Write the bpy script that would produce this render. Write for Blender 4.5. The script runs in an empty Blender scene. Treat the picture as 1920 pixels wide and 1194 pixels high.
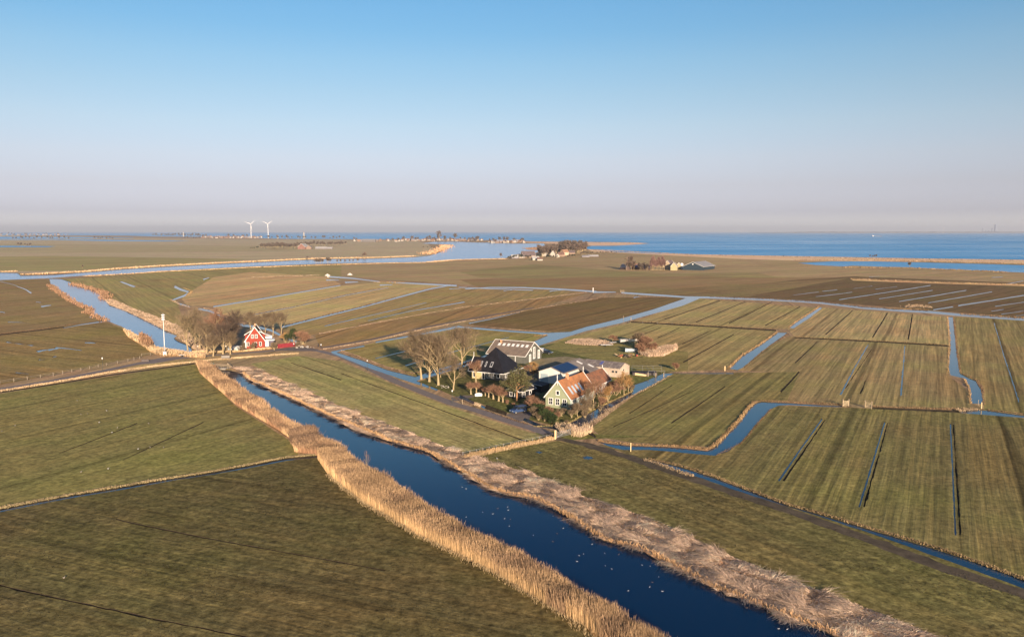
import bpy, math, random
import numpy as np
from mathutils import Vector, Matrix
from mathutils.geometry import delaunay_2d_cdt

# ---------------------------------------------------------------- camera, sky, sun
F = 1493.0; H = 48.0; TH = math.atan((597 - 434) / F)
sc = bpy.context.scene
COL = sc.collection
cam_d = bpy.data.cameras.new('camera'); cam = bpy.data.objects.new('camera', cam_d); COL.objects.link(cam)
cam.location = (0, 0, H); cam.rotation_euler = (math.pi / 2 - TH, 0, 0)
cam_d.sensor_width = 36.0; cam_d.lens = 36.0 * F / 1920; cam_d.clip_start = 1.0; cam_d.clip_end = 300000
sc.camera = cam
SUN_EL = math.radians(11.5); SUN_AZ = math.radians(165)      # azimuth clockwise from +Y (view direction)
w = bpy.data.worlds.new('World'); sc.world = w; w.use_nodes = True
nt = w.node_tree; nt.nodes.clear()
out = nt.nodes.new('ShaderNodeOutputWorld'); bg = nt.nodes.new('ShaderNodeBackground')
sky = nt.nodes.new('ShaderNodeTexSky'); sky.sky_type = 'NISHITA'; sky.sun_disc = False
sky.sun_elevation = SUN_EL; sky.sun_rotation = SUN_AZ
sky.air_density = 1.0; sky.dust_density = 0.6; sky.ozone_density = 2.2; sky.altitude = 0
bg.inputs['Strength'].default_value = 0.10
nt.links.new(bg.outputs[0], out.inputs[0]); SKY_NT = nt
# winter air near the horizon is a touch rosier than the clear sky model: tint by elevation (part of the sky itself)
tc = nt.nodes.new('ShaderNodeTexCoord'); sp = nt.nodes.new('ShaderNodeSeparateXYZ'); rm = nt.nodes.new('ShaderNodeValToRGB')
mx = nt.nodes.new('ShaderNodeMix'); mx.data_type = 'RGBA'; mx.blend_type = 'MULTIPLY'; mx.inputs['Factor'].default_value = 1
nt.links.new(tc.outputs['Generated'], sp.inputs[0]); nt.links.new(sp.outputs['Z'], rm.inputs[0])
SKYRAMP = [(0.0, (1.15, 1.2, 1.9)), (0.022, (0.602, 0.598, 1.043)), (0.055, (0.655, 0.559, 0.781)), (0.0875, (0.756, 0.621, 0.737)), (0.126, (0.775, 0.679, 0.722)), (0.163, (0.719, 0.698, 0.72)), (0.199, (0.643, 0.712, 0.745)), (0.234, (0.525, 0.697, 0.77)), (0.268, (0.484, 0.701, 0.792)), (0.38, (0.239, 0.427, 0.621)), (0.8, (0.112, 0.262, 0.486))]
el = rm.color_ramp.elements
while len(el) < len(SKYRAMP): el.new(0.5)
for e_, (p_, c_) in zip(el, SKYRAMP): e_.position = p_; e_.color = (*c_, 1)
nt.links.new(sky.outputs[0], mx.inputs['A']); nt.links.new(rm.outputs[0], mx.inputs['B']); nt.links.new(mx.outputs['Result'], bg.inputs[0])
sun_d = bpy.data.lights.new('sun', 'SUN'); sun = bpy.data.objects.new('sun', sun_d); COL.objects.link(sun)
sun_d.energy = 5.0; sun_d.angle = math.radians(0.6); sun_d.color = (1.0, 0.80, 0.60)
sd = Vector((math.sin(SUN_AZ) * math.cos(SUN_EL), math.cos(SUN_AZ) * math.cos(SUN_EL), math.sin(SUN_EL)))
sun.rotation_euler = sd.to_track_quat('Z', 'Y').to_euler(); sun.location = (60, -200, 120)
sc.view_settings.view_transform = 'Standard'; sc.view_settings.look = 'None'
sc.view_settings.exposure = 1.0; sc.view_settings.gamma = 1.0; sc.view_settings.use_curve_mapping = False
sc.cycles.max_bounces = 6; sc.cycles.diffuse_bounces = 2; sc.cycles.glossy_bounces = 2

# ---------------------------------------------------------------- helpers
R = math.radians
rng = np.random.default_rng(7); rnd = random.Random(11)
def at(px, py, z=0.0):
    v = (px - 960) / F; u = (597 - py) / F
    y = math.cos(TH) + u * math.sin(TH); zz = -math.sin(TH) + u * math.cos(TH)
    t = (z - H) / zz
    return (v * t, y * t)
def s2l(c):
    return tuple(((x / 255) / 12.92 if x / 255 <= 0.04045 else ((x / 255 + 0.055) / 1.055) ** 2.4) for x in c)
def tag(o, label=None, cat=None, group=None, kind=None):
    if label: o['label'] = label
    if cat: o['category'] = cat
    if group: o['group'] = group
    if kind: o['kind'] = kind
    return o
def empty(name, loc, rz=0, label=None, cat=None, group=None):
    o = bpy.data.objects.new(name, None); COL.objects.link(o); o.location = (loc[0], loc[1], loc[2] if len(loc) > 2 else 0)
    o.rotation_euler = (0, 0, rz); o.empty_display_size = 0.5
    return tag(o, label, cat, group)
def copy_tree(o, parent=None):
    c = o.copy(); COL.objects.link(c)
    if parent: c.parent = parent
    for ch in o.children: copy_tree(ch, c)
    return c
class NB:      # small node builder
    def __init__(s, name):
        s.m = bpy.data.materials.new(name); s.m.use_nodes = True; s.t = s.m.node_tree
        s.b = s.t.nodes['Principled BSDF']; s.b.inputs['Roughness'].default_value = 0.9
        s.b.inputs['Specular IOR Level'].default_value = 0.2
    def n(s, typ, **k):
        x = s.t.nodes.new('ShaderNode' + typ)
        for a, b in k.items(): setattr(x, a, b)
        return x
    def put(s, sock, v):
        if hasattr(v, 'is_linked') or hasattr(v, 'links'): s.t.links.new(v, sock)
        elif isinstance(v, (tuple, list)) and len(v) == 3 and sock.type == 'RGBA': sock.default_value = (*v, 1)
        else: sock.default_value = v
    def math(s, op, a, b=0.0, c=0.0, clamp=False):
        x = s.n('Math', operation=op, use_clamp=clamp)
        s.put(x.inputs[0], a); s.put(x.inputs[1], b)
        if op in ('MULTIPLY_ADD', 'SMOOTHSTEP'): s.put(x.inputs[2], c)
        return x.outputs[0]
    def mix(s, f, a, b, mode='MIX'):
        x = s.n('Mix', data_type='RGBA', blend_type=mode)
        s.put(x.inputs['Factor'], f); s.put(x.inputs['A'], a); s.put(x.inputs['B'], b)
        return x.outputs['Result']
    def noise(s, vec, scale=1.0, detail=3.0, rough=0.55):
        x = s.n('TexNoise'); s.put(x.inputs['Vector'], vec); x.inputs['Scale'].default_value = scale
        x.inputs['Detail'].default_value = detail; x.inputs['Roughness'].default_value = rough
        return x.outputs['Fac']
    def remap(s, v, a, b, c=0.0, d=1.0):
        x = s.n('MapRange'); s.put(x.inputs[0], v)
        for i, q in enumerate((a, b, c, d)): x.inputs[i + 1].default_value = q
        return x.outputs[0]
    def comb(s, x_, y_, z_=0.0):
        x = s.n('CombineXYZ'); s.put(x.inputs[0], x_); s.put(x.inputs[1], y_); s.put(x.inputs[2], z_); return x.outputs[0]
    def bump(s, h, strength=0.5, dist=0.1):
        x = s.n('Bump'); s.put(x.inputs['Height'], h); x.inputs['Strength'].default_value = strength
        x.inputs['Distance'].default_value = dist; s.t.links.new(x.outputs[0], s.b.inputs['Normal'])
MATS = {}
def mat(name, col, rough=0.9, var=0.25, scale=1.2, stretch=(1, 1, 1), bump=0.0, spec=0.2, metal=0.0, col2=None):
    if name in MATS: return MATS[name]
    nb = NB(name); tcn = nb.n('TexCoord'); mp = nb.n('Mapping'); nb.t.links.new(tcn.outputs['Object'], mp.inputs[0])
    mp.inputs['Scale'].default_value = stretch
    n1 = nb.noise(mp.outputs[0], scale, 4.0, 0.6)
    c2 = col2 or tuple(x * (1 - var) for x in col); c1 = tuple(min(1, x * (1 + var * 0.6)) for x in col) if not col2 else col
    c = nb.mix(nb.remap(n1, 0.3, 0.7), c2, c1)
    nb.put(nb.b.inputs['Base Color'], c); nb.b.inputs['Roughness'].default_value = rough
    nb.b.inputs['Specular IOR Level'].default_value = spec; nb.b.inputs['Metallic'].default_value = metal
    if bump: nb.bump(n1, bump, 0.05)
    MATS[name] = nb.m; return nb.m
def wavemat(name, col, axis='X', period=0.35, depth=0.35, var=0.2, rough=0.85, vscale=0.8, col2=None):
    # boards, tiles or corrugation: dark joints every `period` metres along an object axis, plus weathering
    if name in MATS: return MATS[name]
    nb = NB(name); tcn = nb.n('TexCoord'); sx = nb.n('SeparateXYZ'); nb.t.links.new(tcn.outputs['Object'], sx.inputs[0])
    a = nb.math('DIVIDE', sx.outputs[axis], period); fr = nb.math('FRACT', a)
    joint = nb.remap(fr, 0.0, 0.22, 1.0 - depth, 1.0)
    n1 = nb.noise(tcn.outputs['Object'], vscale, 5.0, 0.65); n2 = nb.noise(tcn.outputs['Object'], 6.0, 2.0)
    c2 = col2 or tuple(x * (1 - var * 1.6) for x in col)
    c = nb.mix(nb.remap(n1, 0.35, 0.68), c2, col)
    c = nb.mix(1.0, c, nb.comb(joint, joint, joint), 'MULTIPLY')
    v = nb.remap(n2, 0.2, 0.8, 1 - var, 1 + var); c = nb.mix(1.0, c, nb.comb(v, v, v), 'MULTIPLY')
    nb.put(nb.b.inputs['Base Color'], c); nb.b.inputs['Roughness'].default_value = rough
    nb.bump(joint, 0.6, 0.04)
    MATS[name] = nb.m; return nb.m
def attrmat(name, rough=0.9, trans=0.0):
    if name in MATS: return MATS[name]
    nb = NB(name); a = nb.n('Attribute'); a.attribute_name = 'col'; nb.put(nb.b.inputs['Base Color'], a.outputs['Color'])
    nb.b.inputs['Roughness'].default_value = rough; nb.b.inputs['Specular IOR Level'].default_value = 0.1
    MATS[name] = nb.m; return nb.m

class MB:      # mesh builder: one mesh object out of boxes, prisms, tubes
    def __init__(s): s.v = []; s.f = []
    def add(s, vs, fs):
        o = len(s.v); s.v += [tuple(p) for p in vs]; s.f += [tuple(i + o for i in q) for q in fs]; return s
    def box(s, x0, x1, y0, y1, z0, z1):
        return s.add([(x0, y0, z0), (x1, y0, z0), (x1, y1, z0), (x0, y1, z0), (x0, y0, z1), (x1, y0, z1), (x1, y1, z1), (x0, y1, z1)],
                     [(0, 3, 2, 1), (4, 5, 6, 7), (0, 1, 5, 4), (1, 2, 6, 5), (2, 3, 7, 6), (3, 0, 4, 7)])
    def bar(s, a, b, w, h=None):          # square bar from a to b
        a = Vector(a); b = Vector(b); d = (b - a).normalized(); h = h or w
        up = Vector((0, 0, 1)) if abs(d.z) < 0.95 else Vector((0, 1, 0))
        r_ = d.cross(up).normalized(); u_ = r_.cross(d)
        vs = [p + r_ * (w / 2 * i) + u_ * (h / 2 * j) for p in (a, b) for i, j in ((-1, -1), (1, -1), (1, 1), (-1, 1))]
        return s.add(vs, [(0, 1, 2, 3), (7, 6, 5, 4), (0, 4, 5, 1), (1, 5, 6, 2), (2, 6, 7, 3), (3, 7, 4, 0)])
    def tube(s, pts, rs, n=8, cap=True):
        vs = []; fs = []
        for k, p in enumerate(pts):
            p = Vector(p); d = (Vector(pts[min(k + 1, len(pts) - 1)]) - Vector(pts[max(k - 1, 0)])).normalized()
            up = Vector((0, 0, 1)) if abs(d.z) < 0.9 else Vector((0, 1, 0))
            r_ = d.cross(up).normalized(); u_ = r_.cross(d)
            for i in range(n):
                a = 2 * math.pi * i / n; vs.append(p + (r_ * math.cos(a) + u_ * math.sin(a)) * rs[k])
        for k in range(len(pts) - 1):
            for i in range(n):
                j = (i + 1) % n; fs.append((k * n + i, k * n + j, (k + 1) * n + j, (k + 1) * n + i))
        if cap: fs.append(tuple(range(n))); fs.append(tuple(reversed(range((len(pts) - 1) * n, len(pts) * n))))
        return s.add(vs, fs)
    def plate(s, corners, th):            # thick polygon plate (roof plane): thickness downwards along normal
        c = [Vector(p) for p in corners]; n_ = (c[1] - c[0]).cross(c[2] - c[0]).normalized()
        if n_.z < 0: n_ = -n_
        lo = [p - n_ * th for p in c]; k = len(c)
        fs = [tuple(range(k)), tuple(reversed(range(k, 2 * k)))] + [(i, (i + 1) % k, k + (i + 1) % k, k + i) for i in range(k)]
        return s.add(c + lo, fs)
    def build(s, name, m, parent=None, smooth=False, bevel=0):
        me = bpy.data.meshes.new(name); me.from_pydata(s.v, [], s.f); me.materials.append(m); me.validate()
        if smooth: me.polygons.foreach_set('use_smooth', [True] * len(me.polygons))
        o = bpy.data.objects.new(name, me); COL.objects.link(o)
        if bevel:
            b = o.modifiers.new('bevel', 'BEVEL'); b.width = bevel; b.segments = 1
        if parent: o.parent = parent
        return o
def np_mesh(name, V, Fq, cols=None, m=None, parent=None):   # Fq: list of (faces array Nxk)
    me = bpy.data.meshes.new(name); V = np.asarray(V, dtype=np.float32)
    me.vertices.add(len(V)); me.vertices.foreach_set('co', V.ravel())
    loops = np.concatenate([f.ravel() for f in Fq]).astype(np.int32)
    tot = np.concatenate([np.full(len(f), f.shape[1]) for f in Fq]).astype(np.int32)
    st = np.concatenate([[0], np.cumsum(tot)[:-1]]).astype(np.int32)
    if not len(V): print('EMPTY', name); return bpy.data.objects.new(name, me)
    me.loops.add(len(loops)); me.loops.foreach_set('vertex_index', loops)
    me.polygons.add(len(tot)); me.polygons.foreach_set('loop_start', st); me.polygons.foreach_set('loop_total', tot)
    me.update(calc_edges=True)
    if cols is not None:
        a = me.color_attributes.new('col', 'FLOAT_COLOR', 'POINT')
        a.data.foreach_set('color', np.concatenate([cols, np.ones((len(cols), 1))], 1).astype(np.float32).ravel())
    if m: me.materials.append(m)
    o = bpy.data.objects.new(name, me); COL.objects.link(o)
    if parent: o.parent = parent
    return o
def vnoise(x, y, s):      # cheap smooth noise 0..1
    x = np.asarray(x) / s; y = np.asarray(y) / s
    return 0.5 + 0.25 * (np.sin(x * 1.7 + 1.3 * np.sin(y * 1.1 + 2)) + np.sin(y * 2.1 + 1.7 * np.sin(x * 0.9)) ) * 0.9 + 0.1 * np.sin(x * 4.3 + y * 3.1)

# ---------------------------------------------------------------- ground, water, roads: one planar map cut into pieces
def P(*a): return [(a[i], a[i + 1]) for i in range(0, len(a), 2)]
def line_poly(pts, w0, w1=None):          # ribbon of width w (photo pixels, square to the line) traced on the ground
    w1 = w0 if w1 is None else w1; n = len(pts); L = []; Rr = []
    for i, (x, y) in enumerate(pts):
        a = pts[max(i - 1, 0)]; b = pts[min(i + 1, n - 1)]; dx, dy = b[0] - a[0], b[1] - a[1]; l = math.hypot(dx, dy)
        ww = (w0 + (w1 - w0) * i / (n - 1)) / 2; nx, ny = -dy / l * ww, dx / l * ww
        L.append((x + nx, y + ny)); Rr.append((x - nx, y - ny))
    return L + Rr[::-1]
def world_ribbon(pts, w_m):
    q = [Vector(at(*p)) for p in pts]; L = []; Rr = []
    for i, p in enumerate(q):
        d = (q[min(i + 1, len(q) - 1)] - q[max(i - 1, 0)]).normalized(); n_ = Vector((-d.y, d.x)) * w_m / 2
        L.append(tuple(p + n_)); Rr.append(tuple(p - n_))
    return L + Rr[::-1]
def densify(pw, step_f=0.012, jag=0.0, seed=0):
    r_ = random.Random(seed); res = []
    for i in range(len(pw)):
        a = Vector(pw[i]); b = Vector(pw[(i + 1) % len(pw)]); dist = max(60, a.length)
        n_ = max(1, min(80, int((b - a).length / (dist * step_f)))) if jag else 1
        d = (b - a); l = d.length or 1; nrm = Vector((-d.y, d.x)) / l
        for k in range(n_):
            p = a + d * (k / n_)
            if jag: p = p + nrm * r_.gauss(0, 1) * jag * 0.5 + d.normalized() * r_.uniform(-.2, .2) * jag
            res.append((p.x, p.y))
    return res
items = []      # (key, world polygon, props) - later wins
def area(key, px, jag=0.0, **k):
    items.append((key, densify([at(x, min_y(y)) for x, y in px], jag=jag, seed=len(items)), k))
def min_y(y): return max(y, 435.3)
K = 1.40
def field(px, col, d=None, stripe=0.5, wet=0.2, clump=0.5):
    ang = R(60) if d is None else math.atan2(*(lambda a, b: (b[1] - a[1], b[0] - a[0]))(at(*d[0]), at(*d[1])))
    area('land', px, tint=tuple(c * K * g_ for c, g_ in zip(s2l(col), (.97, 1.045, .97))), ang=ang, prop=(stripe, wet, clump))
A_FAR = at(528, 613), at(837, 535)
DFLT = dict(tint=tuple(c * K for c in s2l((150, 126, 96))), ang=math.atan2(A_FAR[1][1] - A_FAR[0][1], A_FAR[1][0] - A_FAR[0][0]), prop=(.7, .3, .3))
dFar = ((0, 470), (900, 462)); dMid = ((528, 613), (837, 535)); dR = ((1573, 561.7), (1745, 535))
# fields, far to near
field(P(-400, 441, 0, 441, 300, 447, 540, 449, 760, 450, 800, 455, 820, 476, 780, 483, 600, 487, 400, 494, 160, 512, -400, 512), (172, 150, 124), dFar, .9, .25, .2)
field(P(-400, 455, 300, 459, 620, 463, 560, 470, 200, 474, -400, 472), (163, 143, 113), dFar, .9, .2, .2)
field(P(-400, 486, 100, 480, 470, 486, 300, 498, 160, 508, -400, 508), (152, 135, 95), ((0, 492), (400, 484)), 1, .3, .2)
field(P(600, 498, 950, 487, 1100, 470, 1500, 482, 2400, 500, 2400, 530, 1880, 526, 1600, 520, 1310, 555, 860, 533, 620, 516), (159, 132, 100), ((860, 530), (1400, 505)), .9, .3, .2)
field(P(1000, 496, 1240, 513, 1420, 511, 1480, 525, 1250, 530, 900, 520, 860, 510), (143, 124, 87), ((860, 530), (1400, 505)), .8, .2, .2)
field(P(860, 524, 1240, 518, 1590, 521, 1400, 545, 1130, 546, 900, 540), (141, 113, 82), ((1120, 548), (1590, 521)), .9, .6, .2)
field(P(1100, 466, 1400, 476, 2400, 492, 2400, 499, 1740, 491, 1500, 489, 1400, 486, 1110, 472), (213, 172, 143), ((1200, 475), (1600, 483)), .5, .1, .2)
field(P(980, 464, 1016, 461, 1016, 472, 1000, 472, 984, 469), (207, 158, 125), dFar, .4, 0, .2)
field(P(960, 453, 1210, 455, 1218, 456, 1180, 460, 1100, 461, 1000, 455), (218, 174, 150), dFar, .4, 0, .2)
field(P(1320, 543, 1490, 525, 1600, 518, 1900, 530, 2400, 540, 2400, 625, 1920, 597, 1740, 581, 1541, 566, 1400, 560, 1310, 556), (109, 87, 61), dR, .8, .7, .4)
field(P(1120, 547, 1590, 522, 1400, 556, 1310, 556), (132, 109, 76), dR, .8, .4, .4)
field(P(1594, 522, 1740, 528, 2400, 545, 2400, 551, 1740, 531, 1600, 526), (213, 165, 122), None, .3, 0, .3)
field(P(110, 524, 400, 503, 640, 495, 640, 520, 400, 545, 330, 560, 340, 590, 400, 610, 360, 650, 290, 600, 200, 565), (150, 130, 87), ((224, 528), (330, 590)), .7, .3, .3)
0 and field(P(190, 524, 240, 522, 330, 590, 300, 600), (164, 136, 98), ((224, 528), (330, 590)), .8, .1, .3)
field(P(355, 548, 400, 520, 470, 510, 612, 519, 640, 533, 400, 574, 350, 572, 340, 560), (183, 148, 109), ((400, 545), (600, 520)), .9, .35, .3)
field(P(400, 575, 637, 536, 735, 528, 840, 535, 806, 541, 528, 613, 470, 605, 420, 590), (183, 154, 109), dMid, .8, .35, .3)
field(P(528, 614, 840, 537, 1100, 548, 996, 561, 700, 606, 590, 627, 540, 640), (152, 125, 85), dMid, .9, .6, .3)
field(P(590, 628, 780, 592, 996, 562, 1100, 550, 990, 583, 870, 603, 700, 640, 600, 652), (146, 115, 78), dMid, .9, .7, .3)
field(P(870, 608, 1000, 580, 1060, 568, 1130, 558, 1290, 557, 1225, 580, 1169, 596, 1069, 622, 1000, 620), (117, 93, 61), ((871, 603), (1130, 556)), .9, .6, .3)
field(P(640, 656, 705, 642, 860, 613, 1020, 626, 995, 642, 885, 672, 779, 706), (139, 122, 76), ((704, 671.5), (835, 640)), .7, .5, .4)
field(P(-600, 526, 92, 524, 200, 602, 0, 630, -600, 690), (140, 115, 81), ((0, 630), (200, 602)), .9, .9, .4)
field(P(-600, 700, 0, 629, 200, 604, 240, 620, 290, 650, 290, 664, 0, 722, -600, 870), (135, 112, 74), ((15, 641), (151, 656)), .8, .8, .5)
field(P(190, 556, 250, 590, 300, 600, 340, 625, 370, 650, 376, 664, 350, 645, 330, 627, 290, 608, 240, 585), (202, 161, 119), None, .5, .1, .5)
field(P(1180, 606, 1310, 560, 1540, 577, 1478, 617, 1183, 603), (154, 132, 91), ((1448, 566), (1367, 606)), .9, .1, .4)
field(P(1183, 605, 1455, 620, 1440, 640, 1367, 693, 1250, 697, 1130, 680, 1020, 650, 1060, 634), (150, 129, 87), ((1376, 626.7), (1281, 679)), .8, .1, .4)
field(P(1543, 577, 1778, 594, 1780, 648, 1490, 632, 1478, 618), (161, 136, 98), ((1664, 586), (1635.6, 632.6)), 1, .2, .3)
field(P(1480, 630, 1778, 650, 1780, 705, 1820, 735, 1820, 768, 1580, 757, 1470, 752, 1500, 700, 1370, 694, 1430, 655), (142, 120, 85), ((1628, 645.5), (1576, 739.7)), 1, .2, .3)
field(P(1788, 594, 1920, 600, 2500, 640, 2500, 830, 1920, 778, 1845, 768, 1842, 722, 1800, 700, 1792, 640), (138, 118, 80), ((1864, 605), (1885, 675)), 1, .1, .3)
field(P(1108, 802, 1180, 748, 1260, 700, 1500, 697, 1475, 752, 1420, 754, 1340, 838, 1180, 829, 1130, 820), (124, 110, 70), ((1360, 724), (1258.7, 793)), .9, .15, .4)
field(P(1120, 833, 1340, 853, 1400, 812, 1450, 760, 1590, 764, 1810, 772, 1920, 784, 2500, 835, 2500, 1330, 1920, 1088, 1600, 985, 1300, 882, 1215, 862), (118, 104, 68), ((1659, 792), (1611, 950)), 1, .15, .5)
0 and field(P(1225, 864, 1300, 850, 1420, 850, 1380, 912, 1300, 884), (102, 88, 56), ((1659, 792), (1611, 950)), .8, .15, .5)
0 and field(P(1590, 940, 1880, 1010, 2000, 1060, 1920, 1086, 1700, 1012, 1500, 955), (92, 80, 50), ((1500, 950), (1800, 1040)), .6, .2, .5)
# the farm island and its surroundings
field(P(782, 716, 885, 684, 1000, 650, 1060, 640, 1180, 640, 1290, 690, 1245, 700, 1180, 735, 1080, 787, 1050, 800, 985, 785, 900, 756, 850, 742, 822, 730), (96, 92, 56), ((1050, 650), (1250, 640)), .4, .3, .8)
field(P(1020, 652, 1060, 637, 1180, 640, 1290, 660, 1290, 694, 1200, 700, 1190, 690, 1100, 670), (132, 118, 74), ((1050, 650), (1250, 640)), .5, .2, .5)
field(P(975, 690, 1010, 672, 1060, 668, 1105, 674, 1130, 690, 1060, 700, 1020, 720, 1010, 740, 990, 735), (128, 110, 92), None, .2, .3, .5)
# centre meadow between canal and road, canal-side strip, near fields
field(P(470, 682, 560, 667, 640, 677, 740, 722, 850, 765, 1000, 812, 1025, 824, 870, 858, 800, 838, 700, 790, 560, 728), (150, 134, 90), ((550, 680), (637, 710)), .7, .1, .5)
0 and field(P(575, 690, 700, 712, 820, 760, 780, 780, 650, 745), (168, 148, 102), ((550, 680), (637, 710)), .6, .1, .4)
field(P(860, 858, 1045, 826, 1210, 856, 1560, 968, 1920, 1086, 2500, 1310, 2500, 1600, 2000, 1420, 1743, 1190, 1503, 1100, 1216, 975, 1048, 915, 920, 880), (110, 98, 63), ((1192, 861), (1575, 991)), .7, .2, .8)
0 and field(P(1045, 862, 1150, 880, 1330, 950, 1500, 1030, 1700, 1110, 1650, 1130, 1400, 1050, 1150, 950, 1020, 900), (102, 88, 56), ((1192, 861), (1575, 991)), .7, .2, .8)
field(P(-700, 900, 0, 738, 200, 706, 365, 683, 440, 760, 550, 830, 560, 852, 0, 957, -700, 1110), (123, 110, 69), ((80, 871), (382, 791)), .6, .12, .6)
0 and field(P(365, 683, 440, 760, 550, 832, 555, 850, 470, 868, 380, 790, 300, 720, 250, 700), (112, 103, 60), ((80, 871), (382, 791)), .5, .1, .6)
field(P(-700, 1104, 0, 951, 600, 853, 680, 941, 900, 1058, 1100, 1175, 1300, 1330, 1300, 1900, -700, 1900), (99, 86, 56), ((364.6, 1004), (700, 1066)), .6, .25, .8)
0 and field(P(590, 865, 680, 942, 900, 1060, 1100, 1180, 1300, 1340, 1250, 1400, 1000, 1190, 800, 1080, 640, 970, 540, 880), (90, 84, 50), ((660, 930), (900, 1060)), .5, .1, .8)
0 and field(P(100, 930, 560, 872, 640, 940, 560, 990, 220, 966), (104, 90, 58), ((364.6, 1004), (700, 1066)), .6, .1, .7)
# muddy reed beds under the reeds
field(P(366, 683, 400, 690, 430, 700, 520, 770, 560, 800, 650, 850, 600, 852, 552, 848, 548, 825, 480, 782, 400, 722), (128, 96, 66), None, .2, .4, .8)
field(P(595, 856, 652, 854, 700, 890, 860, 990, 1020, 1080, 1190, 1170, 1320, 1260, 1500, 1400, 1300, 1400, 1093, 1170, 930, 1076, 781, 1002, 679, 941, 614, 888), (132, 100, 66), None, .2, .3, .8)
field(P(430, 688, 470, 689, 500, 700, 560, 727, 650, 768, 760, 808, 840, 842, 940, 873, 1000, 889, 1096, 932, 1216, 971, 1359, 1038, 1503, 1095, 1671, 1157, 1743, 1187, 2000, 1320, 1900, 1420, 1720, 1270, 1565, 1192, 1359, 1117, 1168, 1022, 1060, 968, 940, 926, 800, 847, 700, 820, 560, 754, 440, 700), (175, 140, 112), None, .3, .2, .9)
field(P(-600, 880, 0, 736, 200, 702, 366, 679, 560, 665, 560, 660, 380, 673, 270, 683, 200, 697, 100, 716, 0, 732, -600, 870), (176, 144, 106), None, .3, .1, .8)
field(P(1000, 812, 1045, 826, 1120, 822, 1230, 818, 1130, 815, 1060, 805), (104, 100, 58), None, .3, .2, .8)
# roads and yards
def strip(key, pts, w_m, jag=0.0): items.append((key, densify(world_ribbon(pts, w_m), jag=jag), {}))
ROAD = P(-500, 830, -200, 765, 0, 729, 100, 713, 200, 694, 270, 679, 330, 670, 380, 667.5, 430, 664, 480, 660, 530, 656, 570, 655.5, 600, 658, 640, 668, 690, 689, 740, 714, 800, 738, 850, 757, 900, 771, 950, 788, 1000, 803, 1030, 814)
strip('road', ROAD, 3.4)
area('road', P(262, 683, 275, 676, 300, 671, 345, 669.5, 370, 669, 330, 674, 290, 681))
area('yard', P(505, 656, 540, 651.5, 566, 650, 600, 655, 590, 658, 550, 658))
area('yard', P(845, 745, 868, 741, 888, 741, 888, 744, 865, 750, 850, 752))
area('yard', P(948, 778, 975, 766, 1000, 772, 992, 786, 975, 790))
strip('farm_track', P(600, 652, 606, 651.7, 700, 635.5, 787, 615.5, 871, 599.5, 1000, 577), 3.4)
DT = P(1030, 812, 1045, 822, 1100, 833, 1192, 861, 1287, 893, 1383, 926, 1479, 957, 1575, 991, 1671, 1027, 1767, 1063, 1920, 1112, 2200, 1225)
strip('dirt_track', DT, 3.0, .45)
# water
area('lake', P(2500, 494, 1920, 487, 1725, 484.5, 1590, 482, 1400, 478.5, 1300, 477, 1225, 475.5, 1163, 473, 1130, 470, 1100, 467, 1094, 464, 1110, 461, 1150, 461, 1200, 458, 1218, 456.3, 1180, 454.3, 1000, 452.5, 970, 451, 880, 449.8, 740, 449, 640, 448.5, 540, 448, 480, 446.5, 380, 444.2, 280, 443.4, 240, 441.8, 130, 441.4, -400, 441, -1500, 441, -1500, 435.3, 3400, 435.3, 3400, 505))
area('lake', P(-1200, 449.8, 0, 449, 100, 448.6, 190, 449.4, 360, 451.5, 310, 452.6, 190, 452, 100, 449.9, -400, 450.5))
area('lake', P(-1200, 463, 0, 463.5, 90, 463.4, 105, 461.6, 40, 460.8, -1200, 460))
area('lake', P(-1200, 441.9, 0, 443.9, 60, 443.8, 120, 444.3, 250, 445.6, 250, 446.4, 100, 447.6, 0, 448.1, -1200, 448.6))
area('lake', P(1495, 493, 1560, 490, 1640, 490, 1740, 492, 1860, 495, 1920, 497, 2500, 507, 2500, 532, 1920, 511, 1880, 509.5, 1860, 507.5, 1800, 506, 1750, 504, 1700, 501, 1650, 500, 1600, 498, 1580, 499.5, 1530, 497), .8)
area('river', P(-900, 516, -200, 511, 0, 511, 33, 512, 38, 517, 100, 515.5, 160, 511, 230, 505, 300, 501, 400, 495.5, 480, 492, 560, 488, 620, 486, 700, 485, 780, 482, 806, 479, 822, 474, 834, 469, 838, 466, 831, 461, 850, 458.5, 790, 456.5, 812, 453.6, 850, 453.2, 925, 455.5, 965, 456.8, 1020, 456.5, 1022, 460, 1013, 463.3, 990, 464.6, 984, 466.2, 990, 468.2, 1012, 469.5, 1005, 474, 975, 476, 960, 478, 948, 484, 900, 485, 850, 486.5, 815, 488.5, 806, 491, 730, 492, 640, 493.5, 560, 496, 470, 499.5, 400, 503, 300, 508, 250, 512, 160, 516.5, 85, 522, 0, 525, -200, 534, -900, 560), .8)
area('side_canal', P(92, 522, 115, 523, 130, 528, 135, 533, 150, 538, 170, 543, 190, 548, 188, 552, 199, 563, 205, 572, 222, 577, 236, 583, 255, 592, 275, 602, 295, 611, 310, 620, 333, 628, 326, 633.5, 334, 640, 350, 646, 362, 656, 377, 667.5, 352, 665.5, 340, 661, 318, 658, 300, 654, 288, 646, 268, 634, 245, 624, 232, 614, 215, 607, 203, 602, 200, 600, 185, 592, 166, 586, 172, 579, 152, 573, 134, 569, 138, 563, 122, 556, 115, 550, 104, 545, 108, 538, 95, 532), .35)
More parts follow.
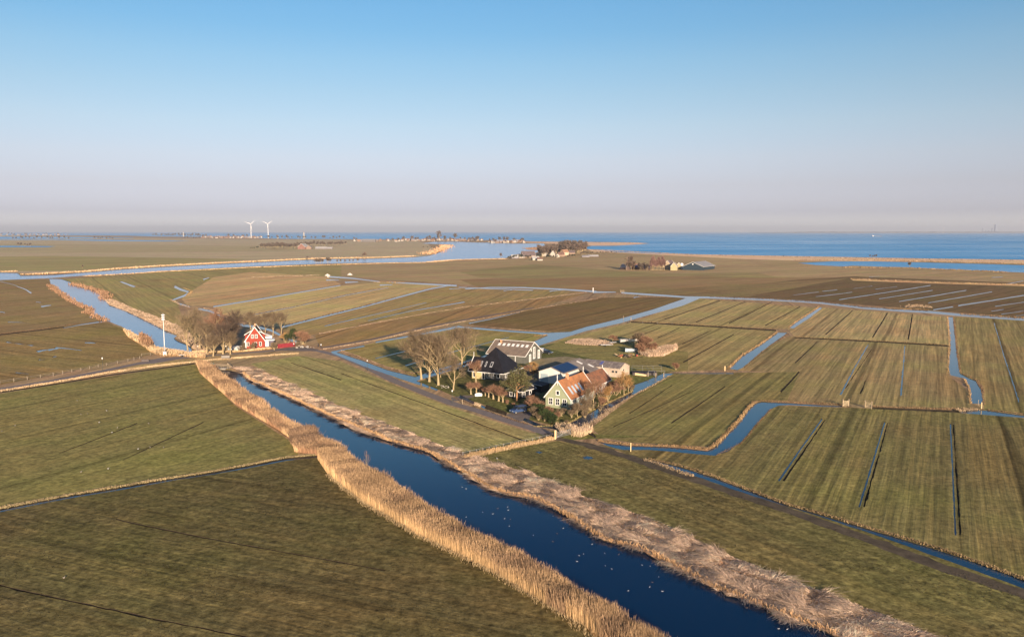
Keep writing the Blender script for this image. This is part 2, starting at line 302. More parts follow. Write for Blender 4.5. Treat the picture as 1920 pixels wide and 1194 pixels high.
area('canal', P(398, 694, 425, 694, 455, 699, 468, 711, 490, 722, 530, 738, 575, 758, 620, 780, 640, 793, 660, 803, 690, 815, 730, 826, 770, 838, 800, 845, 815, 853, 830, 865, 840, 873, 865, 882, 885, 893, 895, 903, 920, 917, 950, 926, 985, 932, 1010, 938, 1040, 952, 1062, 966, 1091, 981, 1103, 996, 1129, 1010, 1168, 1020, 1211, 1034, 1249, 1058, 1297, 1077, 1335, 1099, 1359, 1115, 1398, 1123, 1431, 1137, 1470, 1163, 1527, 1173, 1565, 1190, 1640, 1230, 1760, 1300, 1900, 1420, 2000, 1600, 1600, 1600, 1480, 1400, 1330, 1270, 1240, 1214, 1200, 1194, 1150, 1160, 1100, 1142, 1060, 1112, 1020, 1090, 985, 1065, 940, 1042, 900, 1026, 870, 1010, 840, 988, 800, 968, 775, 947, 740, 926, 706, 905, 690, 896, 670, 882, 640, 858, 606, 859, 600, 855, 645, 850, 620, 842, 580, 818, 545, 802, 510, 780, 470, 750, 440, 728, 415, 712), .45)
def ditch(pts, w0, w1=None, jag=0.12): items.append(('ditch_water', densify([at(*p) for p in line_poly(pts, w0, w1)], jag=jag, seed=len(items)), {}))
def grip(pts, w0, w1=None): items.append(('grip', densify([at(*p) for p in line_poly(pts, w0, w1)], jag=0.12, seed=len(items)), {}))
ditch(P(613, 518.5, 660, 521.5, 712, 528), 3.2, 1.6, .3)
ditch(P(730, 529, 790, 532, 856, 535.5), 2.0, 3.2, .3)
ditch(P(872, 541.5, 920, 538.8, 978, 539, 1050, 542, 1118, 546.5), 1.8, 3.2, .4)
ditch(P(860, 538.5, 930, 541.5, 1000, 544), 1.6, 1.6, .5)
ditch(P(1112, 547.5, 1155, 547.5), 3.5, 1.5, .4)
ditch(P(1165, 548.5, 1200, 551, 1246, 554, 1287, 557, 1330, 557.5, 1425, 560.8, 1500, 564.5, 1541, 567.5, 1622, 577, 1692, 582, 1741, 584.5, 1793, 589.5, 1920, 598.5, 2300, 632), 3.2, 5.5, .25)
area('ditch_water', P(1291, 557, 1258, 568, 1225, 579.5, 1169, 595.5, 1100, 612, 1069, 621.5, 1027, 623.5, 954, 619, 860, 610.5, 849, 611.5, 860, 614.5, 954, 622, 1010, 626, 1025, 629.5, 1000, 640, 940, 656, 887.5, 672.5, 842, 685, 808, 695, 779, 706, 770, 704, 725, 693, 683, 677, 631, 660, 650, 655, 684, 649.5, 683, 647, 619, 658.5, 624, 663, 642, 670, 683, 687, 733, 704, 767, 715.5, 790, 723, 821, 732.5, 824, 730.5, 781, 713.5, 808, 706, 850, 693, 883, 683, 960, 660, 1008, 648.5, 1058, 633, 1100, 620, 1162.5, 606, 1204, 594, 1279, 573.5, 1316, 558), .12)
ditch(P(704, 641.5, 760, 631.5, 820, 620.5, 862, 612), 2.6, 5)
ditch(P(879, 606, 920, 598, 975, 585), 2.0, 1.3)
ditch(P(528, 613, 600, 595, 681, 575, 744, 558, 806, 541.5, 842, 535), 3.8, 2.0)
ditch(P(400, 574.7, 494, 559.5, 587.5, 543.5, 638, 535), 2.6, 1.6)
ditch(P(469, 591, 556, 574, 650, 553, 728, 539), 1.5, 1.0, .4)
ditch(P(608, 611, 704, 589, 800, 567), 1.5, 1.1, .3)
ditch(P(690, 601, 767, 583.5, 871, 566), 1.1, 1.8, .3)
ditch(P(704, 671.5, 780, 653, 835, 640, 869, 631.5), 1.8, 1.0)
ditch(P(760, 685, 850, 659, 954, 632), 2.2, 1.2)
ditch(P(327, 537, 338.5, 542.5, 353, 547, 346, 554, 323, 562.5, 337, 569.6, 355.5, 575.5), 4.5, 3.2)
ditch(P(372, 579, 392, 582, 412, 591, 432, 601, 457, 610, 480, 612, 508, 619, 529, 629.6, 548, 638, 556, 641), 4, 5)
area('ditch_water', P(223, 528, 229, 527.5, 255, 537, 250, 538.5), .2)
ditch(P(381, 524, 392, 520.5), 2.6, 1.2); ditch(P(0, 527, 30, 535), .8); ditch(P(30, 536, 47, 542, 59, 549.5), 1, 3)
ditch(P(118, 615, 151, 608.5, 196, 602), 1, 2.4); grip(P(-200, 660, 0, 627.5, 75, 618.8, 120, 613), 2.2, 2)
for a_, b_, c_, d_, w_ in ((11, 641, 62, 648, 1.6), (70, 659, 92, 655, 3), (92, 656, 110, 653, 4), (105, 651, 155, 656.5, 2), (160, 642, 180, 643, 1.8), (15, 603.5, 52, 605, 1.4), (78, 574.6, 96, 572, 3),
                           (168, 594.5, 176, 595, 2.5), (70, 674, 84, 674, 2), (98, 669, 107, 668, 2.4), (30, 698, 52, 701, 2), (0, 584.5, 10, 586, 2), (68, 566, 76, 567, 1.2),
                           (612, 525, 636, 525, 2.4), (648, 529.5, 672, 528.5, 2.8), (712, 534.5, 736, 533.8, 2.4), (842, 541.5, 862, 541, 1.6), (945, 545.5, 960, 543.5, 1.4), (1030, 546, 1060, 543, 1.8), (1188, 558, 1200, 556, 1.6)):
    ditch([(a_, b_), ((a_ + c_) / 2, (b_ + d_) / 2 - .3), (c_, d_)], w_, w_ * .5, .7)
ditch(P(862, 743, 876, 749.5, 892, 757, 912, 765), 6, 4); grip(P(910, 762, 930, 769, 950, 776), 8, 7)
area('ditch_water', P(983, 783, 1008, 793, 1030, 799, 1058, 799, 1079, 788, 1121, 766, 1162, 746, 1183, 736, 1188, 727, 1187, 722, 1204, 716, 1244, 699.5, 1375, 698.7, 1376, 700.4, 1262, 700.5, 1250, 707, 1225, 720, 1183, 742, 1142, 767, 1106, 793, 1071, 804, 1050, 806, 1010, 800, 980, 788), .2)
area('ditch_water', P(1536, 575.7, 1491, 605, 1479, 614.5, 1488, 615.5, 1519, 595, 1542, 577), .15)
area('ditch_water', P(1457.6, 623, 1424, 647, 1389.6, 668, 1367, 691, 1382, 693.6, 1393, 689, 1417, 668, 1438, 651, 1477, 623.5), .2)
area('ditch_water', P(1777.6, 594, 1780, 619, 1782, 647, 1778.6, 689, 1781, 703, 1808, 709, 1817, 727.5, 1820, 756, 1843, 757, 1840, 731, 1829, 714, 1799.6, 700, 1794, 665, 1790, 623, 1786.7, 594), .2)
area('ditch_water', P(1797, 771, 1826, 768, 1850, 769, 1913, 778, 2300, 822, 2300, 828, 1920, 783, 1843, 777, 1800, 774), .2)
grip(P(1634, 764.5, 1720, 768, 1800, 771.5), 4, 4)
area('ditch_water', P(1120, 828, 1144, 832, 1182, 835.5, 1263.5, 838.5, 1326, 845, 1340, 837.5, 1364, 813.5, 1390.5, 785, 1403.5, 766, 1417.5, 755, 1428, 753, 1480, 755.4, 1536, 759, 1578, 760.6, 1578, 762.6, 1529, 761.5, 1480, 759, 1459, 760, 1445, 767, 1424.5, 787, 1407, 808, 1389.6, 829, 1365, 846, 1340.7, 853.5, 1306.7, 851, 1259, 846, 1215.6, 843, 1168, 843, 1139, 835.5), .2)
area('ditch_water', P(1217, 865, 1225, 862, 1268, 873, 1306.7, 884.5, 1354.6, 901, 1412, 923, 1479, 948, 1551, 968, 1623, 990, 1695, 1011, 1767, 1033, 1838.5, 1057, 1920, 1088, 2200, 1195, 2200, 1215, 1920, 1102, 1814.6, 1064, 1719, 1030, 1647, 1004, 1575, 980, 1508, 959, 1431, 935, 1369, 915.6, 1335, 902, 1287.5, 887), .15)
ditch(P(-400, 1037, 0, 957.5, 67, 943.5, 134, 931, 214.5, 918, 268, 908.5, 335, 896.5, 402, 887, 469, 874.6, 536, 861.5, 586.5, 856.5, 606, 855.5), 4.5, 3.2, .12)
grip(P(-400, 1033, 0, 953, 67, 939.5, 134, 927.5, 214.5, 914.5, 268, 905.5, 335, 894, 402, 884.5, 469, 872, 536, 859.3, 600, 853.5), 6, 3.5)
grip(P(-400, 810, 0, 735.5, 100.5, 720.5, 201, 703.7, 301.6, 690.3, 365, 681.5), 2.5, 2.2)
grip(P(217, 973, 290, 989, 364.6, 1004, 510, 1031, 640, 1054, 722, 1069), 2.6, 1.6)
grip(P(-300, 1035, 0, 1097, 87.5, 1117, 182, 1137, 291.7, 1160.6, 459, 1193, 600, 1220), 3.2, 3.2)
for a_ in (P(1541.5, 785, 1500, 843, 1460, 901), P(1659, 791, 1636, 868, 1611, 950), P(1782, 794, 1787, 900, 1791.6, 1003)):
    ditch(a_, 2.4, 3.6, .06)
    x0, y0 = a_[0]; x1, y1 = a_[-1]
    grip([(x0 + 5.5, y0 + 2), (x1 + 9, y1)], 1.6, 4.0)
ditch(P(1628, 645.5, 1600, 694, 1576, 739.7), 1.8, 3.2); ditch(P(1696.6, 648, 1693, 695, 1689, 741.5), 1.6, 3.2)
ditch(P(1864, 605, 1885, 675, 1897, 710, 1910.5, 753.7), 1.4, 2.6); grip(P(1585, 728, 1634, 655), 1.4, 1)
for a_, b_, c_, d_, w_ in ((1599, 581.6, 1548, 627, 1.6), (1664, 586, 1635.6, 632.6, 2), (1710.6, 588.6, 1702.5, 636.8, 2.4), (1533, 640, 1490.8, 680, 1.8), (1498.5, 697, 1463.6, 734.5, 3.4),
                           (1360, 724, 1258.7, 793, 2), (1398, 565, 1305, 604, 1.4), (1448, 566, 1366.7, 606, 1.5), (1500, 574.6, 1435, 610, 1.5), (1350, 564, 1246, 598.5, 1.0), (1239.6, 613.8, 1204, 627, 1), (1274, 614.6, 1233, 633, 1.2),
                           (1334, 619, 1279, 645, 1.3), (1376, 626.7, 1281, 679, 1.8), (1310, 728, 1150, 800, 1.2), (1623, 713, 1613, 738, 2), (1260, 722, 1180, 775, 1.2),
                           (640, 700, 1000, 832, 1.5), (545, 680, 640, 712, 1.6), (1183, 603.5, 1300, 610, 2.6), (1300, 610, 1455, 619, 3), (1490, 632.6, 1640, 640, 2.6), (1640, 640, 1777, 648, 3),
                           (230, 862, 382, 791, 1.2), (110, 850, 258, 793, 1.4), (270, 833, 450, 813, 0), (1118, 806, 1104, 796, 0), (1104, 808, 1117, 820, 3)):
    if w_: grip([(a_, b_), ((a_ + c_) / 2 + .6, (b_ + d_) / 2), (c_, d_)], w_ * .8, w_ * 1.15)
for a_, b_, c_, d_, w_ in ((1573, 561.7, 1745, 535, 2), (1649, 560, 1749, 544, 1.8), (1686, 565, 1812, 544, 2.2), (1741, 567.6, 1860, 546.8, 2.2), (1749, 580.6, 1787, 574.7, 3), (1796, 573, 1920, 553.5, 3.2),
                           (1866, 574, 1920, 566, 2), (1858, 583, 1882, 579.6, 1.4), (1877, 588.8, 1920, 582.5, 1.8), (1486.7, 553, 1535, 547, 1.2), (1542, 546, 1570, 543, 1.5), (1530, 556, 1598, 547.6, 1.5),
                           (1641, 542, 1682, 537, 1.2), (1885, 533, 1920, 526, 1.6), (1860, 520, 1880, 519, 1.6), (1630, 519, 1650, 518, 1), (1905, 592, 1920, 590, 1.6), (1600, 541, 1636, 536, .9)):
    ditch([(a_, b_), ((a_ + c_) / 2, (b_ + d_) / 2 + .2), (c_, d_)], w_ * .75, w_ * .7, .4)
ditch(P(1070, 825, 1076, 824), .1)
items[-1] = ('puddle', [at(*p) for p in P(1092, 856, 1100, 854.5, 1110, 856.5, 1113, 859, 1104, 861, 1095, 860)], {})
items.append(('puddle', [at(*p) for p in P(1004, 847, 1010, 845.5, 1018, 848, 1012, 850)], {}))

WZ = -0.22
GROUND_R = 47000.0
outer = [(-60000, -400), (60000, -400), (60000, GROUND_R), (-60000, GROUND_R)]
V2 = [Vector(p) for p in outer]; F2 = [[0, 1, 2, 3]]
for key, pw, k in items:
    i0 = len(V2); V2 += [Vector(p) for p in pw]; F2.append(list(range(i0, i0 + len(pw))))
cv, ce, cf, ov, oe, of = delaunay_2d_cdt(V2, [], F2, 0, 1e-3)
cv = np.array([(v.x, v.y) for v in cv])
keys = ['land'] + [i[0] for i in items]
faces = np.array([list(f) for f in cf], dtype=np.int64)
def in_poly(X, Y, poly):                  # even-odd test, vectorised
    ins = np.zeros(len(X), bool); n_ = len(poly)
    for i in range(n_):
        x0, y0 = poly[i]; x1, y1 = poly[(i + 1) % n_]
        if y0 == y1: continue
        ins ^= ((y0 > Y) != (y1 > Y)) & (X < (x1 - x0) * (Y - y0) / (y1 - y0) + x0)
    return ins
cen = cv[faces].mean(axis=1); owner = np.zeros(len(faces), int)
for i_, (key, pw, k) in enumerate(items):
    q_ = np.array(pw); lo, hi_ = q_.min(0), q_.max(0)
    bb = np.where((cen[:, 0] >= lo[0]) & (cen[:, 0] <= hi_[0]) & (cen[:, 1] >= lo[1]) & (cen[:, 1] <= hi_[1]))[0]
    if len(bb): owner[bb[in_poly(cen[bb, 0], cen[bb, 1], pw)]] = i_ + 1
fkey = [keys[o] for o in owner]
# make sure of upward winding
a_, b_, c_ = cv[faces[:, 0]], cv[faces[:, 1]], cv[faces[:, 2]]
cr = (b_[:, 0] - a_[:, 0]) * (c_[:, 1] - a_[:, 1]) - (b_[:, 1] - a_[:, 1]) * (c_[:, 0] - a_[:, 0])
faces[cr < 0] = faces[cr < 0][:, ::-1]
ZK = {'land': 0.0, 'road': 0.0, 'yard': 0.0, 'dirt_track': 0.0, 'farm_track': 0.0, 'puddle': -0.01, 'ditch_water': -0.08, 'side_canal': WZ, 'canal': WZ, 'river': WZ, 'lake': WZ, 'grip': -0.14}
def make_part(name, sel, z, m):
    f = faces[sel]; used, inv = np.unique(f, return_inverse=True)
    V = np.column_stack([cv[used], np.full(len(used), z)])
    return np_mesh(name, V, [inv.reshape(-1, 3)], None, m)
fk = np.array([k or '' for k in fkey])
print({k_: int((fk == k_).sum()) for k_ in set(fk)})

# ---- ground material
def ground_material():
    nb = NB('meadow'); a = nb.n('Attribute'); a.attribute_name = 'tint'; d = nb.n('Attribute'); d.attribute_name = 'fdir'; p = nb.n('Attribute'); p.attribute_name = 'fprop'
    g = nb.n('NewGeometry'); s = nb.n('SeparateXYZ'); nb.t.links.new(g.outputs['Position'], s.inputs[0])
    ds = nb.n('SeparateColor'); nb.t.links.new(d.outputs['Color'], ds.inputs[0]); ps = nb.n('SeparateColor'); nb.t.links.new(p.outputs['Color'], ps.inputs[0])
    c = nb.math('MULTIPLY_ADD', ds.outputs[0], 2.0, -1.0); sn = nb.math('MULTIPLY_ADD', ds.outputs[1], 2.0, -1.0)
    x, y = s.outputs[0], s.outputs[1]
    u = nb.math('ADD', nb.math('MULTIPLY', x, c), nb.math('MULTIPLY', y, sn)); v = nb.math('SUBTRACT', nb.math('MULTIPLY', y, c), nb.math('MULTIPLY', x, sn))
    stripe, wet, clump = ps.outputs[0], ps.outputs[1], ps.outputs[2]
    n_f = nb.noise(nb.comb(nb.math('MULTIPLY', u, .035), nb.math('MULTIPLY', v, 1.1)), 1.0, 3, .6)     # mowing rows
    n_m = nb.noise(nb.comb(nb.math('MULTIPLY', u, .008), nb.math('MULTIPLY', v, .16), 5.0), 1.0, 4, .6)  # long bands
    n_w = nb.noise(nb.comb(nb.math('MULTIPLY', u, .010), nb.math('MULTIPLY', v, .50), 2.0), 1.0, 5, .7)
    n_l = nb.noise(nb.comb(nb.math('MULTIPLY', u, .0022), nb.math('MULTIPLY', v, .014), 9.0), 1.0, 3, .5)   # broad bands, far fields
    n_p = nb.noise(g.outputs['Position'], .022, 4, .6); n_q = nb.noise(g.outputs['Position'], .16, 5, .65); n_t = nb.noise(g.outputs['Position'], .9, 5, .8); n_g = nb.noise(g.outputs['Position'], 0.45, 5, .7)
    col = a.outputs['Color']
    def scaleby(col, f, lo, hi, amt):
        q = nb.math('MULTIPLY', nb.math('SUBTRACT', f, .5), nb.math('MULTIPLY', amt, 1.0)); q = nb.math('ADD', 1.0, q)
        q = nb.math('MAXIMUM', q, .25); return nb.mix(1.0, col, nb.comb(q, q, q), 'MULTIPLY')
    # straw-coloured dead grass and greener growth
    straw = nb.mix(1.0, col, (1.5, 1.34, 1.22), 'MULTIPLY'); green = nb.mix(1.0, col, (.78, .93, .62), 'MULTIPLY')
    col = nb.mix(nb.math('MULTIPLY', nb.remap(nb.math('ADD', nb.math('MULTIPLY', n_m, .5), nb.math('MULTIPLY', n_w, .5)), .46, .62), nb.math('MULTIPLY', stripe, .85)), col, straw)
    col = nb.mix(nb.math('MULTIPLY', nb.remap(n_p, .46, .66), .6), col, green)
    col = nb.mix(nb.math('MULTIPLY', nb.remap(n_q, .5, .75), nb.math('MULTIPLY', clump, .5)), col, straw)
    col = nb.mix(nb.math('MULTIPLY', nb.remap(n_p, .50, .34), .55), col, nb.mix(1.0, col, (1.12, .98, .92), 'MULTIPLY'))
    brown = nb.mix(1.0, col, (.66, .58, .52), 'MULTIPLY')
    wn = nb.math('ADD', nb.math('MULTIPLY', n_w, .55), nb.math('ADD', nb.math('MULTIPLY', n_m, .25), nb.math('MULTIPLY', n_p, .2)))
    col = nb.mix(nb.math('MULTIPLY', nb.remap(wn, .51, .60), nb.math('MULTIPLY', wet, .7)), col, brown)
    col = scaleby(col, n_f, 0, 1, nb.math('MULTIPLY', stripe, 1.3)); col = scaleby(col, n_l, 0, 1, .6); col = scaleby(col, n_p, 0, 1, .9); col = scaleby(col, n_q, 0, 1, nb.math('MULTIPLY', clump, 1.3)); col = scaleby(col, n_w, 0, 1, nb.math('MULTIPLY', stripe, 1.35))
    col = scaleby(col, n_t, 0, 1, nb.math('MULTIPLY', clump, 3.4)); col = scaleby(col, n_g, 0, 1, nb.math('MULTIPLY', clump, 2.0))
    nb.put(nb.b.inputs['Base Color'], col); nb.b.inputs['Specular IOR Level'].default_value = 0.05
    fl = nb.math('FRACT', nb.math('ADD', nb.math('DIVIDE', v, 10.5), nb.math('MULTIPLY', n_m, .08))); ln = nb.remap(nb.math('ABSOLUTE', nb.math('SUBTRACT', fl, .5)), .0, .055, 1.0, 0.0)
    ln = nb.math('MULTIPLY', ln, nb.math('MULTIPLY', stripe, nb.remap(n_w, .38, .55, 0, .42))); ln = nb.math('SUBTRACT', 1.0, ln); col = nb.mix(1.0, col, nb.comb(ln, ln, ln), 'MULTIPLY')
    f2 = nb.math('FRACT', nb.math('ADD', nb.math('DIVIDE', v, 34.0), nb.math('MULTIPLY', n_p, .08))); l2 = nb.remap(nb.math('ABSOLUTE', nb.math('SUBTRACT', f2, .5)), .012, .035, 1.0, 0.0)
    l2 = nb.math('SUBTRACT', 1.0, nb.math('MULTIPLY', l2, nb.math('MULTIPLY', stripe, nb.remap(n_w, .35, .5, .1, .5)))); col = nb.mix(1.0, col, nb.comb(l2, l2, l2), 'MULTIPLY')
    nb.put(nb.b.inputs['Base Color'], col)
    h = nb.math('ADD', nb.math('MULTIPLY', n_t, .5), nb.math('MULTIPLY', n_f, .5)); nb.bump(h, .55, .35)
    return nb.m
M_GROUND = ground_material()
M_SOIL = mat('wet_soil', (.040, .028, .018), 1, .4, .8)
def plainground(name, col, var=.25, scale=.6, ruts=False):
    nb = NB(name); g = nb.n('NewGeometry'); n1 = nb.noise(g.outputs['Position'], scale, 5, .65); n2 = nb.noise(g.outputs['Position'], 3.0, 3, .6)
    c = nb.mix(nb.remap(n1, .3, .7), tuple(x * (1 - var) for x in col), tuple(x * (1 + var) for x in col))
    v = nb.remap(n2, .2, .8, .8, 1.2); c = nb.mix(1.0, c, nb.comb(v, v, v), 'MULTIPLY'); nb.put(nb.b.inputs['Base Color'], c); nb.bump(n2, .4, .08); return nb.m
def water_material(name, base, rough, scale, strength, dist, stretch=(1, 1, 1)):
    nb = NB(name); g = nb.n('NewGeometry'); mp = nb.n('Mapping'); nb.t.links.new(g.outputs['Position'], mp.inputs[0]); mp.inputs['Scale'].default_value = stretch
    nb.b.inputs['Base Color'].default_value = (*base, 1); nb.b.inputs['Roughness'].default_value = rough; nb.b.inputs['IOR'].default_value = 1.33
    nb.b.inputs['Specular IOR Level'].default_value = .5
    if name != 'lake_water': nb.b.inputs['Specular Tint'].default_value = (.72, .95, 1, 1) if name == 'canal_water' else (.90, .98, 1, 1)
    n1 = nb.noise(mp.outputs[0], scale, 3, .6); patch = nb.noise(g.outputs['Position'], scale * .02, 3, .5)
    h = nb.math('MULTIPLY', n1, nb.remap(patch, .35, .65, .4, 1.2)); nb.bump(h, strength, dist)
    if name == 'lake_water':
        m2 = nb.n('Mapping'); nb.t.links.new(g.outputs['Position'], m2.inputs[0]); m2.inputs['Scale'].default_value = (.25, 1, 1); ptc = nb.noise(m2.outputs[0], .004, 4, .6); nb.put(nb.b.inputs['Roughness'], nb.remap(ptc, .35, .65, .18, .45))
    return nb.m
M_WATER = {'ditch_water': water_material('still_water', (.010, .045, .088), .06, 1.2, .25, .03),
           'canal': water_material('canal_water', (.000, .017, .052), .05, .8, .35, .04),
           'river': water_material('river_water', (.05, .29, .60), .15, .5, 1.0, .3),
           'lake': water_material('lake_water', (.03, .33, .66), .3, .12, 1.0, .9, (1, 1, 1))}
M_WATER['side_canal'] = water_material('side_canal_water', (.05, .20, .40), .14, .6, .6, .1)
M_WATER['puddle'] = M_WATER['ditch_water']
M_ROAD = plainground('asphalt', (.235, .195, .175), .15); M_YARD = plainground('gravel_yard', (.20, .165, .14), .25)
M_TRACK = plainground('trodden_mud', (.115, .088, .056), .45, .35); M_FTRACK = plainground('farm_road_gravel', (.21, .155, .12), .2)

land = np.where(fk == 'land')[0]; gr = np.where(fk == 'grip')[0]
G_V = []; G_F = []; T = []; Dr = []; Pp = []
def addfaces(sel, z):
    f = faces[sel]; used, inv = np.unique(f, return_inverse=True); off = sum(len(v) for v in G_V)
    G_V.append(np.column_stack([cv[used], np.full(len(used), z)])); G_F.append(inv.reshape(-1, 3) + off)
    for s_ in sel:
        o = owner[s_]; k = items[o - 1][2] if o > 0 and items[o - 1][2] else DFLT
        if fk[s_] == 'grip': k = dict(tint=(.075, .056, .036), ang=1.0, prop=(.2, .6, .9))
        T.append(k['tint']); Dr.append((math.cos(k['ang']) * .5 + .5, math.sin(k['ang']) * .5 + .5, 0)); Pp.append(k['prop'])
addfaces(land, 0.0); addfaces(gr, ZK['grip'])
# banks: wherever two neighbouring pieces lie at different heights
edge = {}
for fi, f in enumerate(faces):
    if not fk[fi]: continue
    for i in range(3):
        a, b = int(f[i]), int(f[(i + 1) % 3]); edge.setdefault((min(a, b), max(a, b)), []).append((fi, a, b))
bank = []
for e_, l_ in edge.items():
    if len(l_) == 2:
        z0, z1 = ZK[fk[l_[0][0]]], ZK[fk[l_[1][0]]]
        if abs(z0 - z1) > .02:
            hi = l_[0] if z0 > z1 else l_[1]; zt, zb = max(z0, z1), min(z0, z1) - .1
            bank.append((hi[1], hi[2], zt, zb))
bv = np.array([[(*cv[a], zt), (*cv[b], zt), (*cv[b], zb), (*cv[a], zb)] for a, b, zt, zb in bank]).reshape(-1, 3)
gV = np.concatenate(G_V); tri = np.concatenate(G_F)
o_ = np_mesh('ground', gV, [tri], None, M_GROUND)
me = o_.data
def facecol(name, vals):
    at_ = me.color_attributes.new(name, 'FLOAT_COLOR', 'CORNER'); v = np.repeat(np.array(vals), 3, axis=0)
    at_.data.foreach_set('color', np.concatenate([v, np.ones((len(v), 1))], 1).astype(np.float32).ravel())
facecol('tint', T); facecol('fdir', Dr); facecol('fprop', Pp)
tag(o_, kind='structure')
bo = np_mesh('ditch_banks', bv, [np.arange(len(bv)).reshape(-1, 4)], None, M_SOIL); tag(bo, kind='structure')
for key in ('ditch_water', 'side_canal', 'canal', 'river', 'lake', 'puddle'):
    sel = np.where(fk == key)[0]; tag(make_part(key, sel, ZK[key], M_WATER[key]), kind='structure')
for key, m_ in (('road', M_ROAD), ('yard', M_YARD), ('dirt_track', M_TRACK), ('farm_track', M_FTRACK)):
    sel = np.where(fk == key)[0]; tag(make_part(key, sel, 0.0, m_), kind='structure')
print('cdt faces', len(faces), 'bank', len(bank))

# ---------------------------------------------------------------- reeds and grass
def pts_in(px, n):
    q = np.array([at(x, max(y, 436)) for x, y in px]); lo, hi_ = q.min(0), q.max(0); res = np.zeros((0, 2))
    while len(res) < n:
        c = rng.uniform(lo, hi_, (max(n * 3, 2000), 2)); c = c[in_poly(c[:, 0], c[:, 1], [tuple(p) for p in q])]; res = np.concatenate([res, c])
    return res[:n]
def pts_line(px, n, w_m, off=0.0):
    q = np.array([at(x, y) for x, y in px]); d = np.diff(q, axis=0); l = np.hypot(d[:, 0], d[:, 1]); cum = np.concatenate([[0], np.cumsum(l)])
    t = rng.uniform(0, cum[-1], n); i = np.clip(np.searchsorted(cum, t) - 1, 0, len(l) - 1); f = ((t - cum[i]) / l[i])[:, None]
    nrm = np.column_stack([-d[:, 1], d[:, 0]]) / l[:, None]
    return q[i] + d[i] * f + nrm[i] * (off + rng.normal(0, w_m / 2.2, n))[:, None]
GOLD = (.50, .33, .17); PALE = (.52, .385, .24); PINK = (.52, .38, .27); BROWN = (.22, .145, .09); PLUME = (.34, .22, .13); RUST = (.30, .17, .10)
class Blades:
    def __init__(s): s.V = []; s.C = []; s.n = 0
    def add(s, p, h, colb, colt, lean=.12, wk=1.0, leandir=None, var=.2, z=0.0, hvar=.22, mod=.4):
        n = len(p); D = np.hypot(p[:, 0], p[:, 1]); hh = h * np.clip(rng.normal(1, hvar, n), .35, 1.6) * (1 - mod + mod * 1.3 * vnoise(p[:, 0] + 9, p[:, 1], 2.4)) * (.85 + .3 * vnoise(p[:, 1], p[:, 0] - 5, 9)); wd = np.maximum(.05, D * .00058) * wk * rng.uniform(.7, 1.4, n)
        yaw = rng.uniform(-.9, .9, n); dx, dy = np.cos(yaw) * wd / 2, np.sin(yaw) * wd / 2
        la = rng.uniform(0, 2 * np.pi, n) if leandir is None else leandir + rng.normal(0, .35, n)
        lm = hh * lean * (rng.uniform(.3, 1.6, n)); lx, ly = np.cos(la) * lm, np.sin(la) * lm
        k = np.cos(np.arctan(lean)) if lean > .5 else 1.0
        z0 = np.full(n, z); zm = z0 + hh * .55 * k; zt = z0 + hh * k * (1 if lean < .6 else .7)
        x, y = p[:, 0], p[:, 1]
        v = np.stack([np.stack([x - dx, y - dy, z0], 1), np.stack([x + dx, y + dy, z0], 1), np.stack([x + lx * .4 + dx, y + ly * .4 + dy, zm], 1),
                      np.stack([x + lx * .4 - dx, y + ly * .4 - dy, zm], 1), np.stack([x + lx + dx * .5, y + ly + dy * .5, zt], 1), np.stack([x + lx - dx * .5, y + ly - dy * .5, zt], 1)], 1)
        q = rng.normal(1, var, n)[:, None].clip(.4, 1.5) * (0.8 + .4 * vnoise(x, y, 5.0))[:, None]
        cb = np.array(colb)[None] * q; ct = np.array(colt)[None] * q
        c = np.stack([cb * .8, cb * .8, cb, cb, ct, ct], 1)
        s.V.append(v.reshape(-1, 3)); s.C.append(c.reshape(-1, 3)); s.n += n; return s
    def build(s, name, label, cat):
        b = np.arange(s.n)[:, None] * 6
        f = np.concatenate([b + np.array([[0, 1, 2, 3]]), b + np.array([[3, 2, 4, 5]])])
        o = np_mesh(name, np.concatenate(s.V), [f], np.clip(np.concatenate(s.C), 0, .9), attrmat('dry_stalks'))
        return tag(o, label, cat, kind='stuff')
BELT1 = P(368, 682, 396, 686, 412, 706, 442, 726, 475, 748, 512, 776, 548, 799, 585, 817, 622, 838, 652, 849, 606, 856, 552, 847, 548, 825, 520, 805, 480, 782, 440, 757, 400, 722, 375, 700)
BELT2 = P(595, 860, 640, 858, 672, 880, 695, 896, 745, 930, 805, 970, 842, 990, 872, 1011, 902, 1028, 945, 1044, 988, 1068, 1025, 1092, 1062, 1114, 1100, 1144, 1150, 1163, 1202, 1198, 1240, 1218, 1330, 1275, 1480, 1400, 1330, 1400, 1210, 1270, 1150, 1212, 1093, 1172, 1063, 1158, 994, 1116, 930, 1076, 861, 1040, 781, 1002, 713, 960, 679, 941, 641, 911, 614, 888)
b = Blades()
p = pts_in(BELT2, 125000); m_ = vnoise(p[:, 0], p[:, 1], 3.2) > .74
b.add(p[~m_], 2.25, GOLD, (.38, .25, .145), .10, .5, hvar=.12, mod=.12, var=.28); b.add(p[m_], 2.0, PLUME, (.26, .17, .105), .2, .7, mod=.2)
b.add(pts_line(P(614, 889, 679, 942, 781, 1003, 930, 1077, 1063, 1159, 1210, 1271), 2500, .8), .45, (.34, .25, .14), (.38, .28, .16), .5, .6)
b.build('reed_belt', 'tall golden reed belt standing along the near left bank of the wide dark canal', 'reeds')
b = Blades(); p = pts_in(BELT1, 46000); m_ = vnoise(p[:, 0], p[:, 1], 4.2) > .52
b.add(p[~m_], 1.6, (.44, .29, .16), PLUME, .2, .7, mod=.3); b.add(p[m_], 1.45, RUST, BROWN, .35, .8, mod=.3)
dsp = pts_in(P(548, 815, 590, 808, 600, 838, 560, 848, 545, 832), 9000); b.add(dsp, 1.9, BROWN, (.17, .11, .075), .4, .8)
